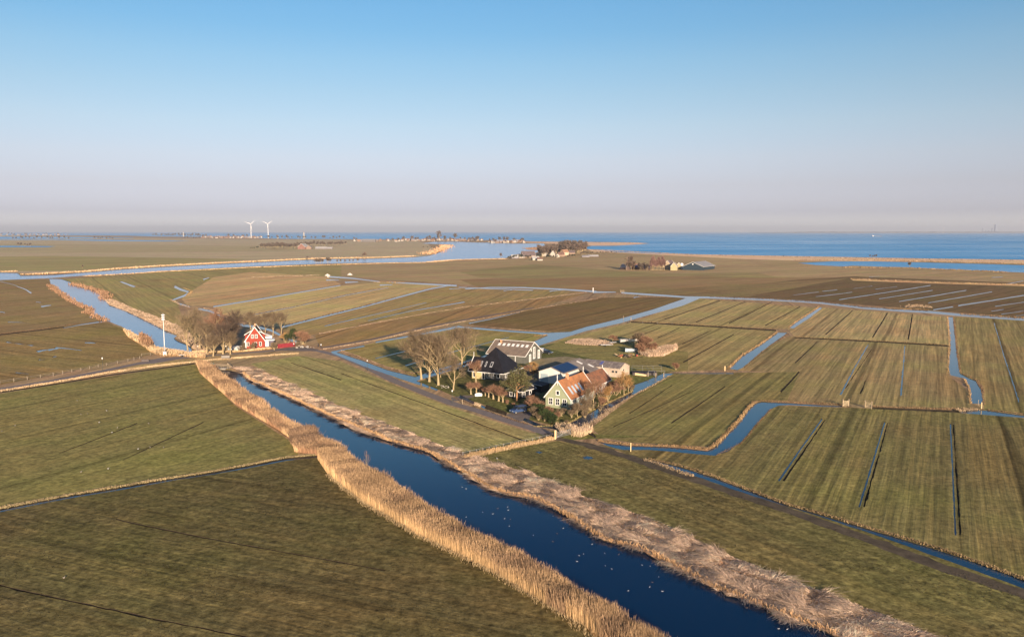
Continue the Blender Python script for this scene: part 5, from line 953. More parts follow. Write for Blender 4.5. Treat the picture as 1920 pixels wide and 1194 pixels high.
for i, (nm, m_, n_) in enumerate((('timber', WOOD, 14), ('rusty_iron', mat('rust', (.22, .11, .06), .9, .3, 3), 14), ('red_drum', mat('red_tin', (.40, .09, .06), .6, .2, 2), 3), ('yellow_beam', mat('yellow_tin', (.62, .48, .12), .6, .1, 2), 2), ('dark_junk', BLACK, 10))):
    mb = MB()
    for k in range(n_):
        a = Vector((rnd.uniform(-4.5, 4.5), rnd.uniform(-2.6, 2.6), rnd.uniform(.1, .7))); d = Vector((rnd.uniform(-1, 1), rnd.uniform(-1, 1), rnd.uniform(-.1, .35)))
        if nm == 'red_drum': mb.tube([tuple(a), tuple(a + Vector((.1, .9, .1)))], [.32, .32], 10)
        else: mb.bar(a, a + d * rnd.uniform(.8, 1.8), rnd.uniform(.12, .45), rnd.uniform(.1, .4))
    mb.build(nm, m_, jk)
# landing stage with steel rails over the farm ditch
x, y = at(1196, 703); lg = empty('landing_stage', (x, y, 0), R(-2), 'dark landing stage with pale side and steel railing frame at the farm ditch', 'landing stage')
MB().box(-1.8, 6.5, -.2, 4.0, .0, .75).build('deck', mat('dark_planks', (.07, .06, .06), .8, .3, 2), lg); MB().plate([(-1.0, -.3, .85), (2.6, -2.0, .55), (2.6, -2.0, .0), (-1.0, -.3, .05)], .1).build('side_board', mat('pale_plywood', (.62, .46, .27), .8, .15, 2), lg)  # side board: plain pale tan plywood colour
rl = MB()
for xx in (-1.6, 2.0, 5.6, 8.4):
    rl.bar((xx, 3.8, 0), (xx, 3.8, 2.6), .06)
rl.bar((-1.6, 3.8, 2.55), (8.4, 3.8, 2.55), .07).bar((-1.6, 3.8, 1.7), (8.4, 3.8, 1.7), .05)
for xx in (3.2, 5.2, 8.6): rl.bar((xx, -2.6, -.6), (xx, -2.6, 1.9), .09); rl.bar((xx, -2.6, 1.85), (xx, 3.8, 2.5), .06)
rl.bar((3.2, -2.6, 1.9), (8.6, -2.6, 1.9), .07); rl.build('railing', mat('dull_steel', (.16, .16, .16), .7, .2, 2), lg)
for k in range(3): MB().bar((3.0 + k * 2.6, -2.8, -.9), (3.0 + k * 2.6, -2.8, 1.4), .22).build('mooring_post', WOOD, lg)
# white garden bench, bird table
x, y = at(1146, 737); bn = empty('garden_bench', (x, y, 0), A60, 'white garden bench on the ditch-side lawn of the stable', 'bench')
MB().box(-.8, .8, -.25, .25, .42, .48).build('seat', WHITE, bn); MB().box(-.8, .8, .25, .3, .5, .95).build('backrest', WHITE, bn)
for a in (-.7, .7):
    for b_ in (-.2, .2): MB().bar((a, b_, 0), (a, b_, .42), .07).build('leg', WHITE, bn)

# ---------------------------------------------------------------- masts, lamps, gates, fences, bridge
def mast():
    x, y = at(309, 663); t = empty('siren_mast', (x, y, 0), 0, 'tall white warning siren mast with stacked discs beside the canal', 'siren mast')
    MB().tube([(0, 0, 0), (0, 0, 6), (0, 0, 13.3)], [.16, .13, .10], 10).build('pole', WHITE, t); MB().tube([(0, 0, 0), (0, 0, 3.2)], [.26, .24], 10).build('pole_base', METAL, t)
    for k in range(3): MB().tube([(0, 0, 13.3 + k * .85), (0, 0, 13.5 + k * .85), (0, 0, 13.95 + k * .85)], [.3, .72, .5], 14).build('siren_disc', WHITE, t)
    MB().tube([(0, 0, 15.8), (0, 0, 16.3)], [.06, .04], 6).build('antenna', METAL, t)
mast()
x, y = at(309.5, 667); cb = empty('control_cabinet', (x, y, 0), .05, 'white electrical cabinet at the foot of the siren mast', 'cabinet')
MB().box(-.6, .6, -.3, .3, .3, 1.55).build('case', WHITE, cb, bevel=.03); MB().box(-.65, .65, -.35, .35, 1.55, 1.65).build('lid', WHITE, cb); MB().box(-.5, .5, -.25, .25, 0, .3).build('plinth', METAL, cb)
LAMPS = [(848, 756, 3.4, 'dark lamp post beside the farm drive entrance'), (689, 695, 3.6, 'lamp post on the verge between the road and the roadside ditch'), (193, 696, 4.6, 'lamp post by the left road fence'),
         (551, 659, 3.2, 'lamp post in front of the red plank fence'), (424, 665, 3.4, 'lamp post at the roadside under the grove'), (371, 664, 3.2, 'lamp post at the head of the left canal')]
lp = None
for px_, py_, h_, lb in LAMPS:
    x, y = at(px_, py_)
    if lp is None:
        lp = empty('lamp_post', (x, y, 0), 0, lb, 'lamp post', 'lamp posts along the road')
        MB().tube([(0, 0, 0), (0, 0, 3.3)], [.075, .05], 8).build('pole', mat('dark_green_metal', (.05, .06, .055), .6, .1, 2), lp); MB().tube([(0, 0, 3.3), (0, 0, 3.45), (0, 0, 3.75)], [.08, .2, .16], 8).build('lamp', WHITE, lp); MB().tube([(0, 0, 3.75), (0, 0, 3.9)], [.26, .04], 8).build('cap', METAL, lp)
    else:
        c = copy_tree(lp); c.location = (x, y, 0); c.scale = (1, 1, h_ / 3.6); c['label'] = lb
def post_fence(pts_px, step, label, name='post_fence', rails=2, hh=1.15, m=WOOD, rail_m=None, w_=.13):
    q = [Vector(at(*p)) for p in pts_px]; t = empty(name, (q[0].x, q[0].y, 0), 0, label, 'fence'); o = q[0]; proto = None; rl_ = MB(); posts = []
    for i in range(len(q) - 1):
        d = q[i + 1] - q[i]; n = max(1, int(d.length / step))
        for k in range(n): posts.append(q[i] + d * (k / n))
    posts.append(q[-1]); posts = posts[:100]
    for i, p in enumerate(posts):
        if proto is None: proto = MB().bar((0, 0, -.1), (0, 0, hh), w_).build('post', m, t); c = proto
        else: c = proto.copy(); COL.objects.link(c); c.parent = t
        c.location = (p.x - o.x, p.y - o.y, 0); c.rotation_euler = (rnd.gauss(0, .03), rnd.gauss(0, .03), rnd.uniform(0, 1)); c.scale = (1, 1, rnd.uniform(.85, 1.1))
        if i and rails:
            a = posts[i - 1] - o; b_ = p - o
            for k in range(rails): z = hh * (.9 - .4 * k); rl_.bar((a.x, a.y, z), (b_.x, b_.y, z), .03 if rail_m else .07)
    if rails: rl_.build('wire' if rail_m else 'rail', rail_m or m, t)
post_fence(P(-200, 757, 0, 719.5, 100, 704.5, 200, 685.5, 240, 678, 262, 672.5), 3.4, 'grey post and rail fence along the road on the left', w_=.16, m=mat('bleached_wood', (.24, .20, .15), .9, .2, 2))
post_fence(P(265, 668, 300, 664.5, 330, 662), 2.4, 'short pale rail fence beside the siren mast parking place', w_=.14, m=mat('bleached_wood', (.24, .20, .15), .9, .2, 2))
post_fence(P(868, 856, 930, 843, 985, 832, 1038, 821), 1.7, 'row of short dark stakes along the reed strip to the gate', rails=1, hh=1.1, m=GREYW, rail_m=METAL)
post_fence(P(1178, 605, 1260, 607), 6, 'few old fence stakes at the long ditch corner', rails=0, hh=1.1, m=GREYW)
def gate(px0, px1, label, h=1.3, m=METAL, post_m=None, bars=5, name='field_gate'):
    a, b_ = Vector(at(*px0)), Vector(at(*px1)); d = b_ - a; l = d.length; t = empty(name, (a.x, a.y, 0), math.atan2(d.y, d.x), label, 'gate'); g = MB()
    for k in range(bars): z = .2 + (h - .25) * k / (bars - 1); g.bar((.1, 0, z), (l - .1, 0, z), .05 if m is METAL else .09)
    g.bar((.12, 0, .2), (.12, 0, h - .05), .07); g.bar((l - .12, 0, .2), (l - .12, 0, h - .05), .07); g.bar((.12, .02, .2), (l - .12, .02, h - .05), .05); g.build('leaf', m, t)
    for x_ in (0, l): MB().bar((x_, 0, -.1), (x_, 0, h + .45), .2).build('post', post_m or WOOD, t)
gate((1043, 821.5), (1070, 815), 'grey metal field gate across the track with a tall pale post', m=METAL, h=1.45)
gate((1580, 761.5), (1591, 761), 'pale wooden gate panel at the left side of the field crossing', m=mat('pale_gate_wood', (.55, .44, .28), .8, .15, 2), h=1.5)
gate((1622, 764), (1634, 766), 'pale wooden gate panel at the right side of the field crossing', m=mat('pale_gate_wood', (.55, .44, .28), .8, .15, 2), h=1.6)
gate((1163, 548), (1170, 548), 'tiny distant field gate beyond the long ditch', m=WOOD, h=1.6)
def stake(px, h, label, m=None, w_=.2, name='marker_post'):
    x, y = at(*px); o = MB().bar((0, 0, -.5), (0, 0, h), w_).box(-w_ * .62, w_ * .62, -w_ * .62, w_ * .62, h, h + .06).build(name, m or mat('pale_stake', (.62, .48, .26), .8, .15, 2)); o.location = (x, y, 0); tag(o, label, 'post')
stake((1041, 823), 2.1, 'stout pale gatepost standing alone left of the grey gate', w_=.32); stake((1182.5, 846), 1.9, 'thin pale post standing in the ditch below the pond bend', w_=.18)
stake((1359, 695), 1.6, 'pale post at the closed end of the short diagonal ditch', w_=.3); stake((1840, 766), 1.7, 'pale post at the foot of the right-hand channel'); stake((1834, 759), 1.4, 'small dark stake in the right-hand channel', GREYW, .14)
stake((1112, 545), 2.4, 'lone white post beside the far long ditch', WHITE, .5)
stake((1183, 601), 1.6, 'brown stake at the corner of the long ditch and the diagonal canal', WOOD, .3); stake((1169, 598), 1.8, 'thin stake in the diagonal canal', WOOD, .16)
stake((867, 757), 1.2, 'short wooden post beside the farm drive', WOOD, .18)
o = MB().bar((0, 0, .1), (-1.5, 3.2, .25), .22).build('fallen_log', mat('dark_log', (.05, .04, .035), .9, .3, 3)); x, y = at(1117, 820); o.location = (x, y, 0); tag(o, 'dark log lying across the grass beside the gate reeds', 'log')
# footbridge with stile
x, y = at(400, 690.5); fb = empty('footbridge', (x, y, 0), R(-14), 'weathered footbridge over the canal head with green panel and stile steps', 'bridge')
MB().box(-1, 6.2, -.6, .6, .35, .5).build('deck', GREYW, fb); r_ = MB()
for s_ in (-.6, .6):
    for xx in (-1, 1.2, 3.6, 6.1): r_.bar((xx, s_, 0), (xx, s_, 1.5), .1)
    r_.bar((-1, s_, 1.45), (6.1, s_, 1.45), .1).bar((-1, s_, 1.0), (6.1, s_, 1.0), .08)
r_.build('railing', WOOD, fb); MB().box(-1.5, -.1, .7, .78, .7, 1.7).build('green_panel', mat('teal_sign', (.04, .20, .18), .7, .1, 2), fb)
s_ = MB()
for k in range(4): s_.box(4.0 + k * .45, 4.45 + k * .45, 2.4, 3.4, 0, 1.6 - k * .38)
s_.build('stile_steps', WOOD, fb); MB().bar((4.0, 2.35, 2.3), (6.2, 2.35, .5), .1).build('handrail', BLACK, fb); MB().box(.5, 5.6, -1.4, -.7, -.4, .3).build('abutment', mat('concrete', (.36, .33, .29), .9, .15, 2), fb)
x, y = at(423, 674.5); sg = empty('info_panel', (x, y, 0), R(5), 'grey information panel on posts at the roadside above the footbridge', 'sign')
MB().box(-1.5, 1.5, -.04, .04, .7, 1.6).build('board', GREYW, sg)
for xx in (-1.4, 1.4): MB().bar((xx, .1, 0), (xx, .1, 1.7), .12).build('post', WOOD, sg)
def picnic(px, label):
    x, y = at(*px); t = empty('picnic_table', (x, y, 0), R(3), label, 'picnic table')
    MB().box(-1, 1, -.4, .4, .72, .78).build('table_top', mat('white_planks', (.62, .60, .56), .8, .1, 2), t)
    for yy in (-.85, .6): MB().box(-1, 1, yy, yy + .25, .42, .48).build('bench', mat('white_planks', (.62, .60, .56), .8, .1, 2), t)
    for xx in (-.7, .7): MB().bar((xx, -.75, 0), (xx, -.2, .72), .1).bar((xx, .75, 0), (xx, .2, .72), .1).build('trestle', BLACK, t)
picnic((357, 667.5), 'white topped picnic table by the canal head, right of the parked trailer')
x, y = at(267, 677.5)
bl = MB(); rr_ = random.Random(3)
for k in range(5): bl.tube([(k * .5, 0, 0), (k * .5 + .1, .1, .45), (k * .5 + .2, .1, .75 + .1 * rr_.random())], [.5, .45, .12], 7)
o = bl.build('rock_pile', mat('dark_boulders', (.13, .11, .10), .9, .3, 3)); o.location = (x, y, 0); tag(o, 'dark boulders at the edge of the road widening left of the mast', 'rocks')
# stones under the trees, dead-wood piles
def stones(px0, n, sx, sy, label, group, m, s=.5):
    for k in range(n):
        x, y = at(px0[0] + rnd.uniform(-sx, sx), px0[1] + rnd.uniform(-sy, sy)); mb = MB(); r_ = s * rnd.uniform(.5, 1.1)
        mb.tube([(0, 0, -.05), (.02, 0, r_ * .5), (.05, .04, r_ * .85)], [r_, r_ * .85, r_ * .3], 7); o = mb.build('boulder', m); o.location = (x, y, 0); o.rotation_euler = (0, 0, rnd.uniform(0, 6)); tag(o, label, 'boulder', group)
stones((830, 725), 12, 12, 2.5, 'pale rounded boulder lying under the lawn trees', 'pale boulders under the lawn trees', mat('pale_stone', (.34, .31, .27), .9, .15, 2), .32)
stones((562, 650), 9, 6, 2.5, 'white rubble lump at the yard corner right of the red fence', 'white rubble in the red house yard', mat('pale_stone', (.34, .31, .27), .9, .15, 2), .6)
stones((582, 651), 6, 8, 2.0, 'rubble lump at the track junction right of the red house yard', 'rubble at the track junction', mat('pale_stone', (.34, .31, .27), .9, .15, 2), .5)
# people beside the junction (two walkers)
SKIN = mat('skin', (.45, .28, .20), .7, .1, 3)
def person(px, label, top, legs, rz=0.0, step=.16):
    x, y = at(*px)
    V = [(0, 0, .95), (0, 0, 1.15), (0, 0, 1.38), (0, 0, 1.50), (0, .01, 1.62), (0, .01, 1.74), (.09, 0, .90), (.10, step, .50), (.10, step * 1.5, .09), (.10, step * 1.5 + .15, .04), (-.09, 0, .90), (-.10, -step * .5, .50), (-.10, -step * 1.7, .12), (-.10, -step * 1.5 + .12, .04),
         (.19, 0, 1.40), (.23, -.06, 1.15), (.22, .04, .92), (.22, .07, .82), (-.19, 0, 1.40), (-.23, .08, 1.15), (-.22, .16, .93), (-.22, .19, .84)]
    E_ = [(0, 1), (1, 2), (2, 3), (3, 4), (4, 5), (0, 6), (6, 7), (7, 8), (8, 9), (0, 10), (10, 11), (11, 12), (12, 13), (2, 14), (14, 15), (15, 16), (16, 17), (2, 18), (18, 19), (19, 20), (20, 21)]
    Rd = [.15, .14, .15, .06, .10, .09, .09, .065, .045, .04, .09, .065, .045, .04, .065, .05, .04, .035, .065, .05, .04, .035]
    me = bpy.data.meshes.new('person'); me.from_pydata(V, E_, []); me.materials.append(legs); o = bpy.data.objects.new('person', me); COL.objects.link(o)
    md = o.modifiers.new('skin', 'SKIN'); md2 = o.modifiers.new('sub', 'SUBSURF'); md2.levels = 1; md2.render_levels = 1
    sv = me.skin_vertices[0].data if me.skin_vertices else None
    if sv is None:
        bpy.context.view_layer.objects.active = o; o.select_set(True); bpy.ops.mesh.customdata_skin_add(); sv = me.skin_vertices[0].data
    for i, r_ in enumerate(Rd): sv[i].radius = (r_, r_)
    sv[0].use_root = True; o.location = (x, y, 0); o.rotation_euler = (0, 0, rz); tag(o, label, 'person')
    MB().tube([(0, 0, .88), (0, 0, 1.1), (0, 0, 1.38), (0, 0, 1.52)], [.19, .18, .21, .09], 10).build('jacket', top, o)
    MB().tube([(0, -.02, 1.62), (0, -.02, 1.76), (0, 0, 1.82)], [.105, .105, .03], 8).build('hair', BLACK, o)
person((602, 651.5), 'person in white jacket standing at the track junction beyond the red fence', mat('white_jacket', (.65, .65, .65), .8, .1, 2), BLACK, .4)
person((597, 651.5), 'person in dark coat next to the person in white at the junction', mat('dark_coat', (.05, .05, .07), .8, .1, 2), BLACK, 2.2)

# ---------------------------------------------------------------- birds
def bird_mesh(name, body, back, headc, s=1.0, legs=False, neck=.12):
    mb = MB(); mb.tube([(-.34 * s, 0, .16 * s), (-.26 * s, 0, .12 * s), (-.05 * s, 0, .09 * s), (.14 * s, 0, .11 * s), (.24 * s, 0, .17 * s), (.27 * s, 0, (.17 + neck) * s), (.33 * s, 0, (.2 + neck) * s), (.42 * s, 0, (.18 + neck) * s)], [.01, .06 * s, .13 * s, .12 * s, .055 * s, .05 * s, .05 * s, .008], 8)
    if legs:
        for y_ in (-.05, .05): mb.bar((0, y_ * s, -.12 * s), (0, y_ * s, .06 * s), .025)
    o = mb.build(name, body, None, smooth=True)
    MB().tube([(-.33 * s, 0, .19 * s), (-.1 * s, 0, .16 * s), (.12 * s, 0, .16 * s)], [.02, .10 * s, .05 * s], 7).build('wing', back, o, smooth=True); return o
SW = P(872, 897, 879, 903, 867, 913, 874, 916, 933, 953, 952, 950, 953, 956, 924, 963, 946, 972, 957, 973, 955, 986, 1000, 1003, 1037, 967, 1056, 990, 1037, 1015, 1086, 1041, 1094, 1038, 1082, 1052, 1134, 1037, 1160, 1039, 1135, 1060, 1147, 1066, 1204, 1059, 1219, 1061,
       1223, 1091, 1218, 1100, 1178, 1107, 1242, 1108, 1235, 1081, 1400, 1139, 1392, 1132, 1460, 1178, 1476, 1179, 874, 969, 1045, 1000, 1110, 1020, 905, 960, 860, 1000)
gull = bird_mesh('gull', mat('white_feathers', (.38, .37, .35), .8, .05, 2), mat('grey_feathers', (.42, .42, .44), .8, .1, 2), None, .42)
duck = bird_mesh('duck', mat('brown_feathers', (.16, .11, .08), .8, .2, 2), mat('dark_feathers', (.07, .055, .05), .8, .2, 2), None, .42)
ng = nd_ = 0
for i, q in enumerate(SW):
    src = duck if i % 5 == 4 else gull; x, y = at(*q, WZ)
    lb, gp = ('brown duck floating on the wide dark canal', 'ducks on the canal') if src is duck else ('white gull floating on the wide dark canal', 'gulls on the canal')
    first = (src is gull and ng == 0) or (src is duck and nd_ == 0)
    c = src if first else copy_tree(src)
    if src is gull: ng += 1
    else: nd_ += 1
    c.location = (x, y, WZ - .05); c.rotation_euler = (0, 0, rnd.uniform(0, 6.28)); tag(c, lb, 'gull' if src is gull else 'duck', gp)
goose = bird_mesh('goose', mat('goose_grey', (.30, .27, .24), .8, .2, 2), mat('goose_back', (.12, .10, .09), .8, .2, 2), None, .55, True, .3)
wgoose = bird_mesh('white_goose', mat('white_feathers', (.38, .37, .35), .8, .05, 2), mat('grey_feathers', (.42, .42, .44), .8, .1, 2), None, .55, True, .3)
fb_ = [(145, 752), (200, 771), (152, 778), (164, 777), (186, 793), (279, 795), (220, 803), (210, 812), (28, 799), (3, 810), (259, 843), (282, 840), (307, 840), (203, 880), (152, 886), (120, 1085), (932, 861), (1008, 872), (934, 866)]
f1 = f2 = True
for i, q in enumerate(fb_):
    x, y = at(*q); wh = i % 3 == 1; src = wgoose if wh else goose; first = f1 if wh else f2; c = src if first else copy_tree(src)
    if wh: f1 = False
    else: f2 = False
    c.location = (x, y, .15); c.rotation_euler = (0, 0, rnd.uniform(0, 6.28)); tag(c, 'white goose grazing on the open meadow' if wh else 'grey-brown goose grazing on the open meadow', 'goose', 'white geese on the meadow' if wh else 'grey geese on the meadow')

# ---------------------------------------------------------------- far side: farms, woods, villages, turbines, ship, shore
FT = dict(r0=.3, trunk_h=.25, limbs=9, spread=.6, lv=2, sub=6, twig=9, up=.6, thick=.5, tl=2.2)
protoA = grow(201, 15, **FT); protoB = grow(202, 14, **{**FT, 'spread': .75}); protoC = grow(203, 15, **{**FT, 'spread': .22, 'narrow': .35, 'limbs': 12, 'trunk_h': .12, 'up': 1.0})
def mkproto(pr_, name, m_, tm=None):
    r_ = bpy.data.objects.new(name, None); r_.empty_display_size = 1; COL.objects.link(r_); pr_[0].build('trunk', tm or BARK, r_); tri_obj('crown', pr_[1], m_, r_); return r_
PT = {}
for k_, (pr_, m_) in {'a': (protoA, FARTW), 'b': (protoB, FARTW2), 'c': (protoC, mat('poplar_twigs', (.22, .13, .11), .95, .3, .2)), 'g': (protoB, mat('far_evergreen', (.045, .05, .035), .95, .4, .2))}.items(): PT[k_] = mkproto(pr_, 'poplar' if k_ == 'c' else 'bare_tree', m_)
USED = set()
def far_tree(k_, px, s, label, group, dz=None):
    x, y = at(*px); src = PT[k_]; c = src if k_ not in USED else copy_tree(src); USED.add(k_); low = any(q in label for q in ('bush', 'shrub', 'hedge'))
    if low: c.name = 'bush'
    c.location = (x, y, 0); c.rotation_euler = (0, 0, rnd.uniform(0, 6.28)); c.scale = (s, s, s * rnd.uniform(.85, 1.15)); tag(c, label, 'bush' if low else 'tree', group)
    if not low and c.name.startswith('bush'): c.name = 'bare_tree'
    return c
def far_row(k_, x0, x1, y0, y1, n, s0, s1, label, group, jx=1.0, jy=.4):
    for i in range(n):
        t = (i + .5) / n; far_tree(k_, (x0 + (x1 - x0) * t + rnd.uniform(-jx, jx), y0 + (y1 - y0) * t + rnd.uniform(-jy, jy)), rnd.uniform(s0, s1), label, group)
# farm with the blue-black barn
far_row('c', 1219, 1247, 507, 506.6, 11, .85, 1.05, 'slim bare poplar in the row left of the yellow houses', 'poplar row at the far farm', .4, .1)
far_row('a', 1174, 1190, 506, 506, 4, .6, .85, 'bare tree at the left end of the far farm', 'bare trees at the left of the far farm'); far_row('b', 1196, 1216, 506.5, 507, 6, .45, .65, 'dark bare tree before the low sheds of the far farm', 'dark trees before the far farm sheds')
far_row('a', 1180, 1184, 504.5, 504.5, 1, 1.1, 1.2, 'tallest bare tree rising at the left of the far farm', None)
def simple_house(loc, rz, L, W, ev, rg, wall, roof, label, name='house', cat='house', group=None, trim=None, **k):
    t = empty(name, (*loc, 0), rz, label, cat, group); gable(t, L, W, ev, rg, wall, roof, x0=-L / 2, y0=-W / 2, over=.4, trim=trim, **k); return t
NAVY = wavemat('blue_black_boards', (.035, .055, .075), 'Y', .8, .2, .15); STRIPED = wavemat('striped_barn_roof', (.34, .33, .34), 'Y', 2.4, .82, .15, .7, .3)
bb = empty('cattle_barn', (*at(1318, 507.2), 0), R(-32 + 90), 'big blue-black barn with white gable edges and striped grey roof on the far farm', 'barn')
m = MB(); BLn, BWn = 46, 26
gable(bb, BLn, BWn, 4.6, 10.0, NAVY, STRIPED, trim=WHITE, over=.8, gover=.5, thick=.3); MB().tube([(-.4, 13, 7.6), (-.55, 13, 7.6)], [.9, .9], 12).build('round_emblem', WHITE, bb)
YW = mat('ochre_yellow_wall', (.38, .32, .18), .8, .15, .3); DRF = mat('far_dark_roof', (.13, .10, .10), .9, .3, .3)
simple_house(at(1264, 506.5), R(75), 14, 8, 5, 9.5, YW, DRF, 'ochre yellow gabled house beside the poplar row', trim=WHITE)
simple_house(at(1255, 505), R(60), 16, 11, 5, 11.5, mat('tan_wall', (.42, .33, .22), .9, .2, .3), DRF, 'tan house with white gable edge behind the end of the poplar row', trim=WHITE)
simple_house(at(1273, 504.8), R(75), 10, 6, 5, 8.5, YW, DRF, 'narrow ochre house squeezed behind the yellow one', trim=WHITE)
o = empty('silo', (*at(1278, 505), 0), 0, 'white silo between the yellow house and the big dark barn', 'silo'); MB().tube([(0, 0, 0), (0, 0, 7.2), (0, 0, 8.2)], [1.9, 1.9, .6], 14).build('body', WHITE, o); MB().bar((1.95, 0, 0), (1.95, 0, 7.4), .3).build('ladder', METAL, o)
simple_house(at(1208, 505.5), R(150), 22, 10, 3, 6, mat('dark_wall', (.10, .07, .06), .9, .2, .3), mat('blue_grey_roof', (.11, .12, .20), .7, .2, .2), 'low shed with blue-grey roof behind the dark trees of the far farm', 'shed', 'shed')
simple_house(at(1172, 505.5), R(120), 12, 7, 3, 7, mat('dark_wall', (.10, .07, .06), .9, .2, .3), mat('grey_far_roof', (.28, .27, .28), .9, .2, .3), 'dark barn with grey roof at the left tip of the far farm', 'shed', 'shed')
simple_house(at(1195, 505.0), R(160), 14, 8, 3, 7, mat('brown_wall', (.24, .13, .09), .9, .2, .3), mat('rust_roof', (.27, .13, .09), .9, .2, .3), 'low rust-roofed shed among the trees of the far farm', 'shed', 'shed')
# wood and houses on the headland (centre)
hl = 'wood on the headland by the river mouth'
for i in range(95):
    t = rnd.random(); px = 1012 + 88 * t + rnd.uniform(-3, 3); py = 481 - 9 * t + rnd.uniform(-3.5, 2.0); s = rnd.uniform(1.0, 1.5) * (1.25 if 1050 < px < 1080 else 1.0)
    k_ = 'a' if rnd.random() < .6 else 'b'; far_tree(k_, (px, py), s, 'grey-brown bare tree in the wood on the headland' if k_ == 'a' else 'dark bare tree in the wood on the headland', hl + (' (pale)' if k_ == 'a' else ' (dark)'))
far_tree('b', (1063, 472), 2.1, 'highest dark-crowned tree of the headland wood', None); far_tree('b', (1075, 471), 1.9, 'second highest tree of the headland wood, right of the highest', None); far_tree('b', (1087, 467), 1.9, 'lone round-crowned tree on the spit right of the headland wood', None)
far_tree('a', (939, 484.5), .7, 'lone small bare tree on the near shore of the bay', None)
far_row('g', 952, 1010, 485.5, 482.5, 16, .35, .5, 'low dark hedge tree along the waterside houses', 'hedge trees by the waterside houses'); far_row('g', 1024, 1046, 484.5, 484, 8, .3, .42, 'clipped dark hedge bush below the headland wood', 'hedge bushes below the headland wood')
far_row('g', 1064, 1078, 483, 482.6, 5, .3, .42, 'dark hedge bush right of the headland wood', 'hedge bushes right of the headland wood'); far_row('b', 1088, 1112, 478, 477.5, 7, .4, .6, 'low tree near the lake dike right of the wood', 'low trees near the lake dike')
far_row('b', 1118, 1158, 477, 476, 8, .3, .45, 'small bush on the lake dike', 'bushes on the lake dike')
PALER = mat('pale_far_roof', (.34, .33, .32), .8, .1, .2); PW_ = mat('pale_house_wall', (.40, .36, .31), .9, .15, .3); RT = mat('red_far_roof', (.17, .10, .08), .9, .25, .2); OT = mat('orange_far_roof', (.28, .16, .10), .9, .25, .2); GW = mat('brick_far_wall', (.24, .17, .13), .9, .2, .3); GRF = mat('grey_slate_roof', (.22, .21, .23), .9, .2, .2)
simple_house(at(990, 483), R(20), 26, 12, 4, 12, GW, DRF, 'large thatched waterside house at the tip of the headland', trim=WHITE)
simple_house(at(965, 484.5), R(10), 12, 8, 3, 6.5, GRF, PALER, 'small white-roofed boathouse left of the waterside house', trim=WHITE)
simple_house(at(978, 484), R(70), 10, 8, 3, 7.5, PW_, DRF, 'pale gabled house between boathouse and waterside house', trim=WHITE)
simple_house(at(1004, 488), R(15), 12, 8, 3, 6.5, PW_, PALER, 'bright white cottage in the field before the headland', trim=WHITE); simple_house(at(1012, 488.5), R(5), 9, 6, 2.5, 5, PW_, RT, 'low red-roofed shed beside the bright white cottage', 'shed', 'shed')
simple_house(at(1021, 480), R(80), 12, 9, 6, 12, PW_, GRF, 'white gabled house at the left of the headland wood', trim=WHITE); simple_house(at(1037, 481), R(80), 12, 9, 5, 11, PW_, RT, 'white gabled house with red roof in the headland wood', trim=WHITE)
simple_house(at(1059, 479), R(30), 14, 9, 7, 12, mat('tan_brick', (.50, .36, .26), .9, .2, .3), OT, 'tan brick house among the headland trees', trim=None); simple_house(at(1052, 481), R(10), 12, 8, 4, 8, GW, RT, 'red brick house at the foot of the headland wood')
simple_house(at(1072, 477), R(5), 12, 8, 4, 8, GW, DRF, 'dark-roofed house at the right of the headland wood'); simple_house(at(1045, 482.5), R(95), 9, 7, 3.5, 7, PW_, DRF, 'small pale cottage below the headland wood')
simple_house(at(1112, 481), R(5), 20, 6, 2, 3.4, GRF, PALER, 'long low pale greenhouse near the lake dike', 'shed', 'shed'); simple_house(at(1098, 482), R(0), 14, 6, 2, 3.6, GRF, GRF, 'low grey shed right of the headland wood', 'shed', 'shed')
# farm with wood, left centre
far_row('b', 489, 560, 466.5, 466, 34, .9, 1.3, 'bare tree in the dark wood left of the distant red farm', 'wood left of the distant red farm', 2, .8); far_row('b', 560, 648, 462.5, 460.5, 34, .85, 1.2, 'bare tree in the shelter belt behind the distant red farm', 'shelter belt behind the distant red farm', 2, .5)
far_row('g', 470, 486, 466.6, 466.6, 5, .35, .5, 'low bush at the left end of the distant wood', 'bushes left of the distant wood')
simple_house(at(569, 467), R(80), 26, 22, 6, 15, mat('red_far_wall', (.22, .12, .10), .9, .2, .2), PALER, 'distant red farmhouse with white roof edges before the wood', trim=WHITE); simple_house(at(580, 467), R(95), 16, 14, 5, 10, GW, GRF, 'grey-roofed barn right of the distant red farmhouse', 'barn', 'barn')
simple_house(at(602, 466.5), R(5), 30, 10, 3, 6, GRF, PALER, 'long white shed right of the distant red farm', 'shed', 'shed'); simple_house(at(617, 466.5), R(0), 20, 8, 3, 5, GRF, PALER, 'short white shed at the right of the distant red farm', 'shed', 'shed')
simple_house(at(692, 453.5), R(2), 62, 26, 9, 13, mat('dark_grey_wall', (.14, .13, .13), .9, .2, .1), PALER, 'long white-roofed hall in the distant village', 'hall', 'hall')
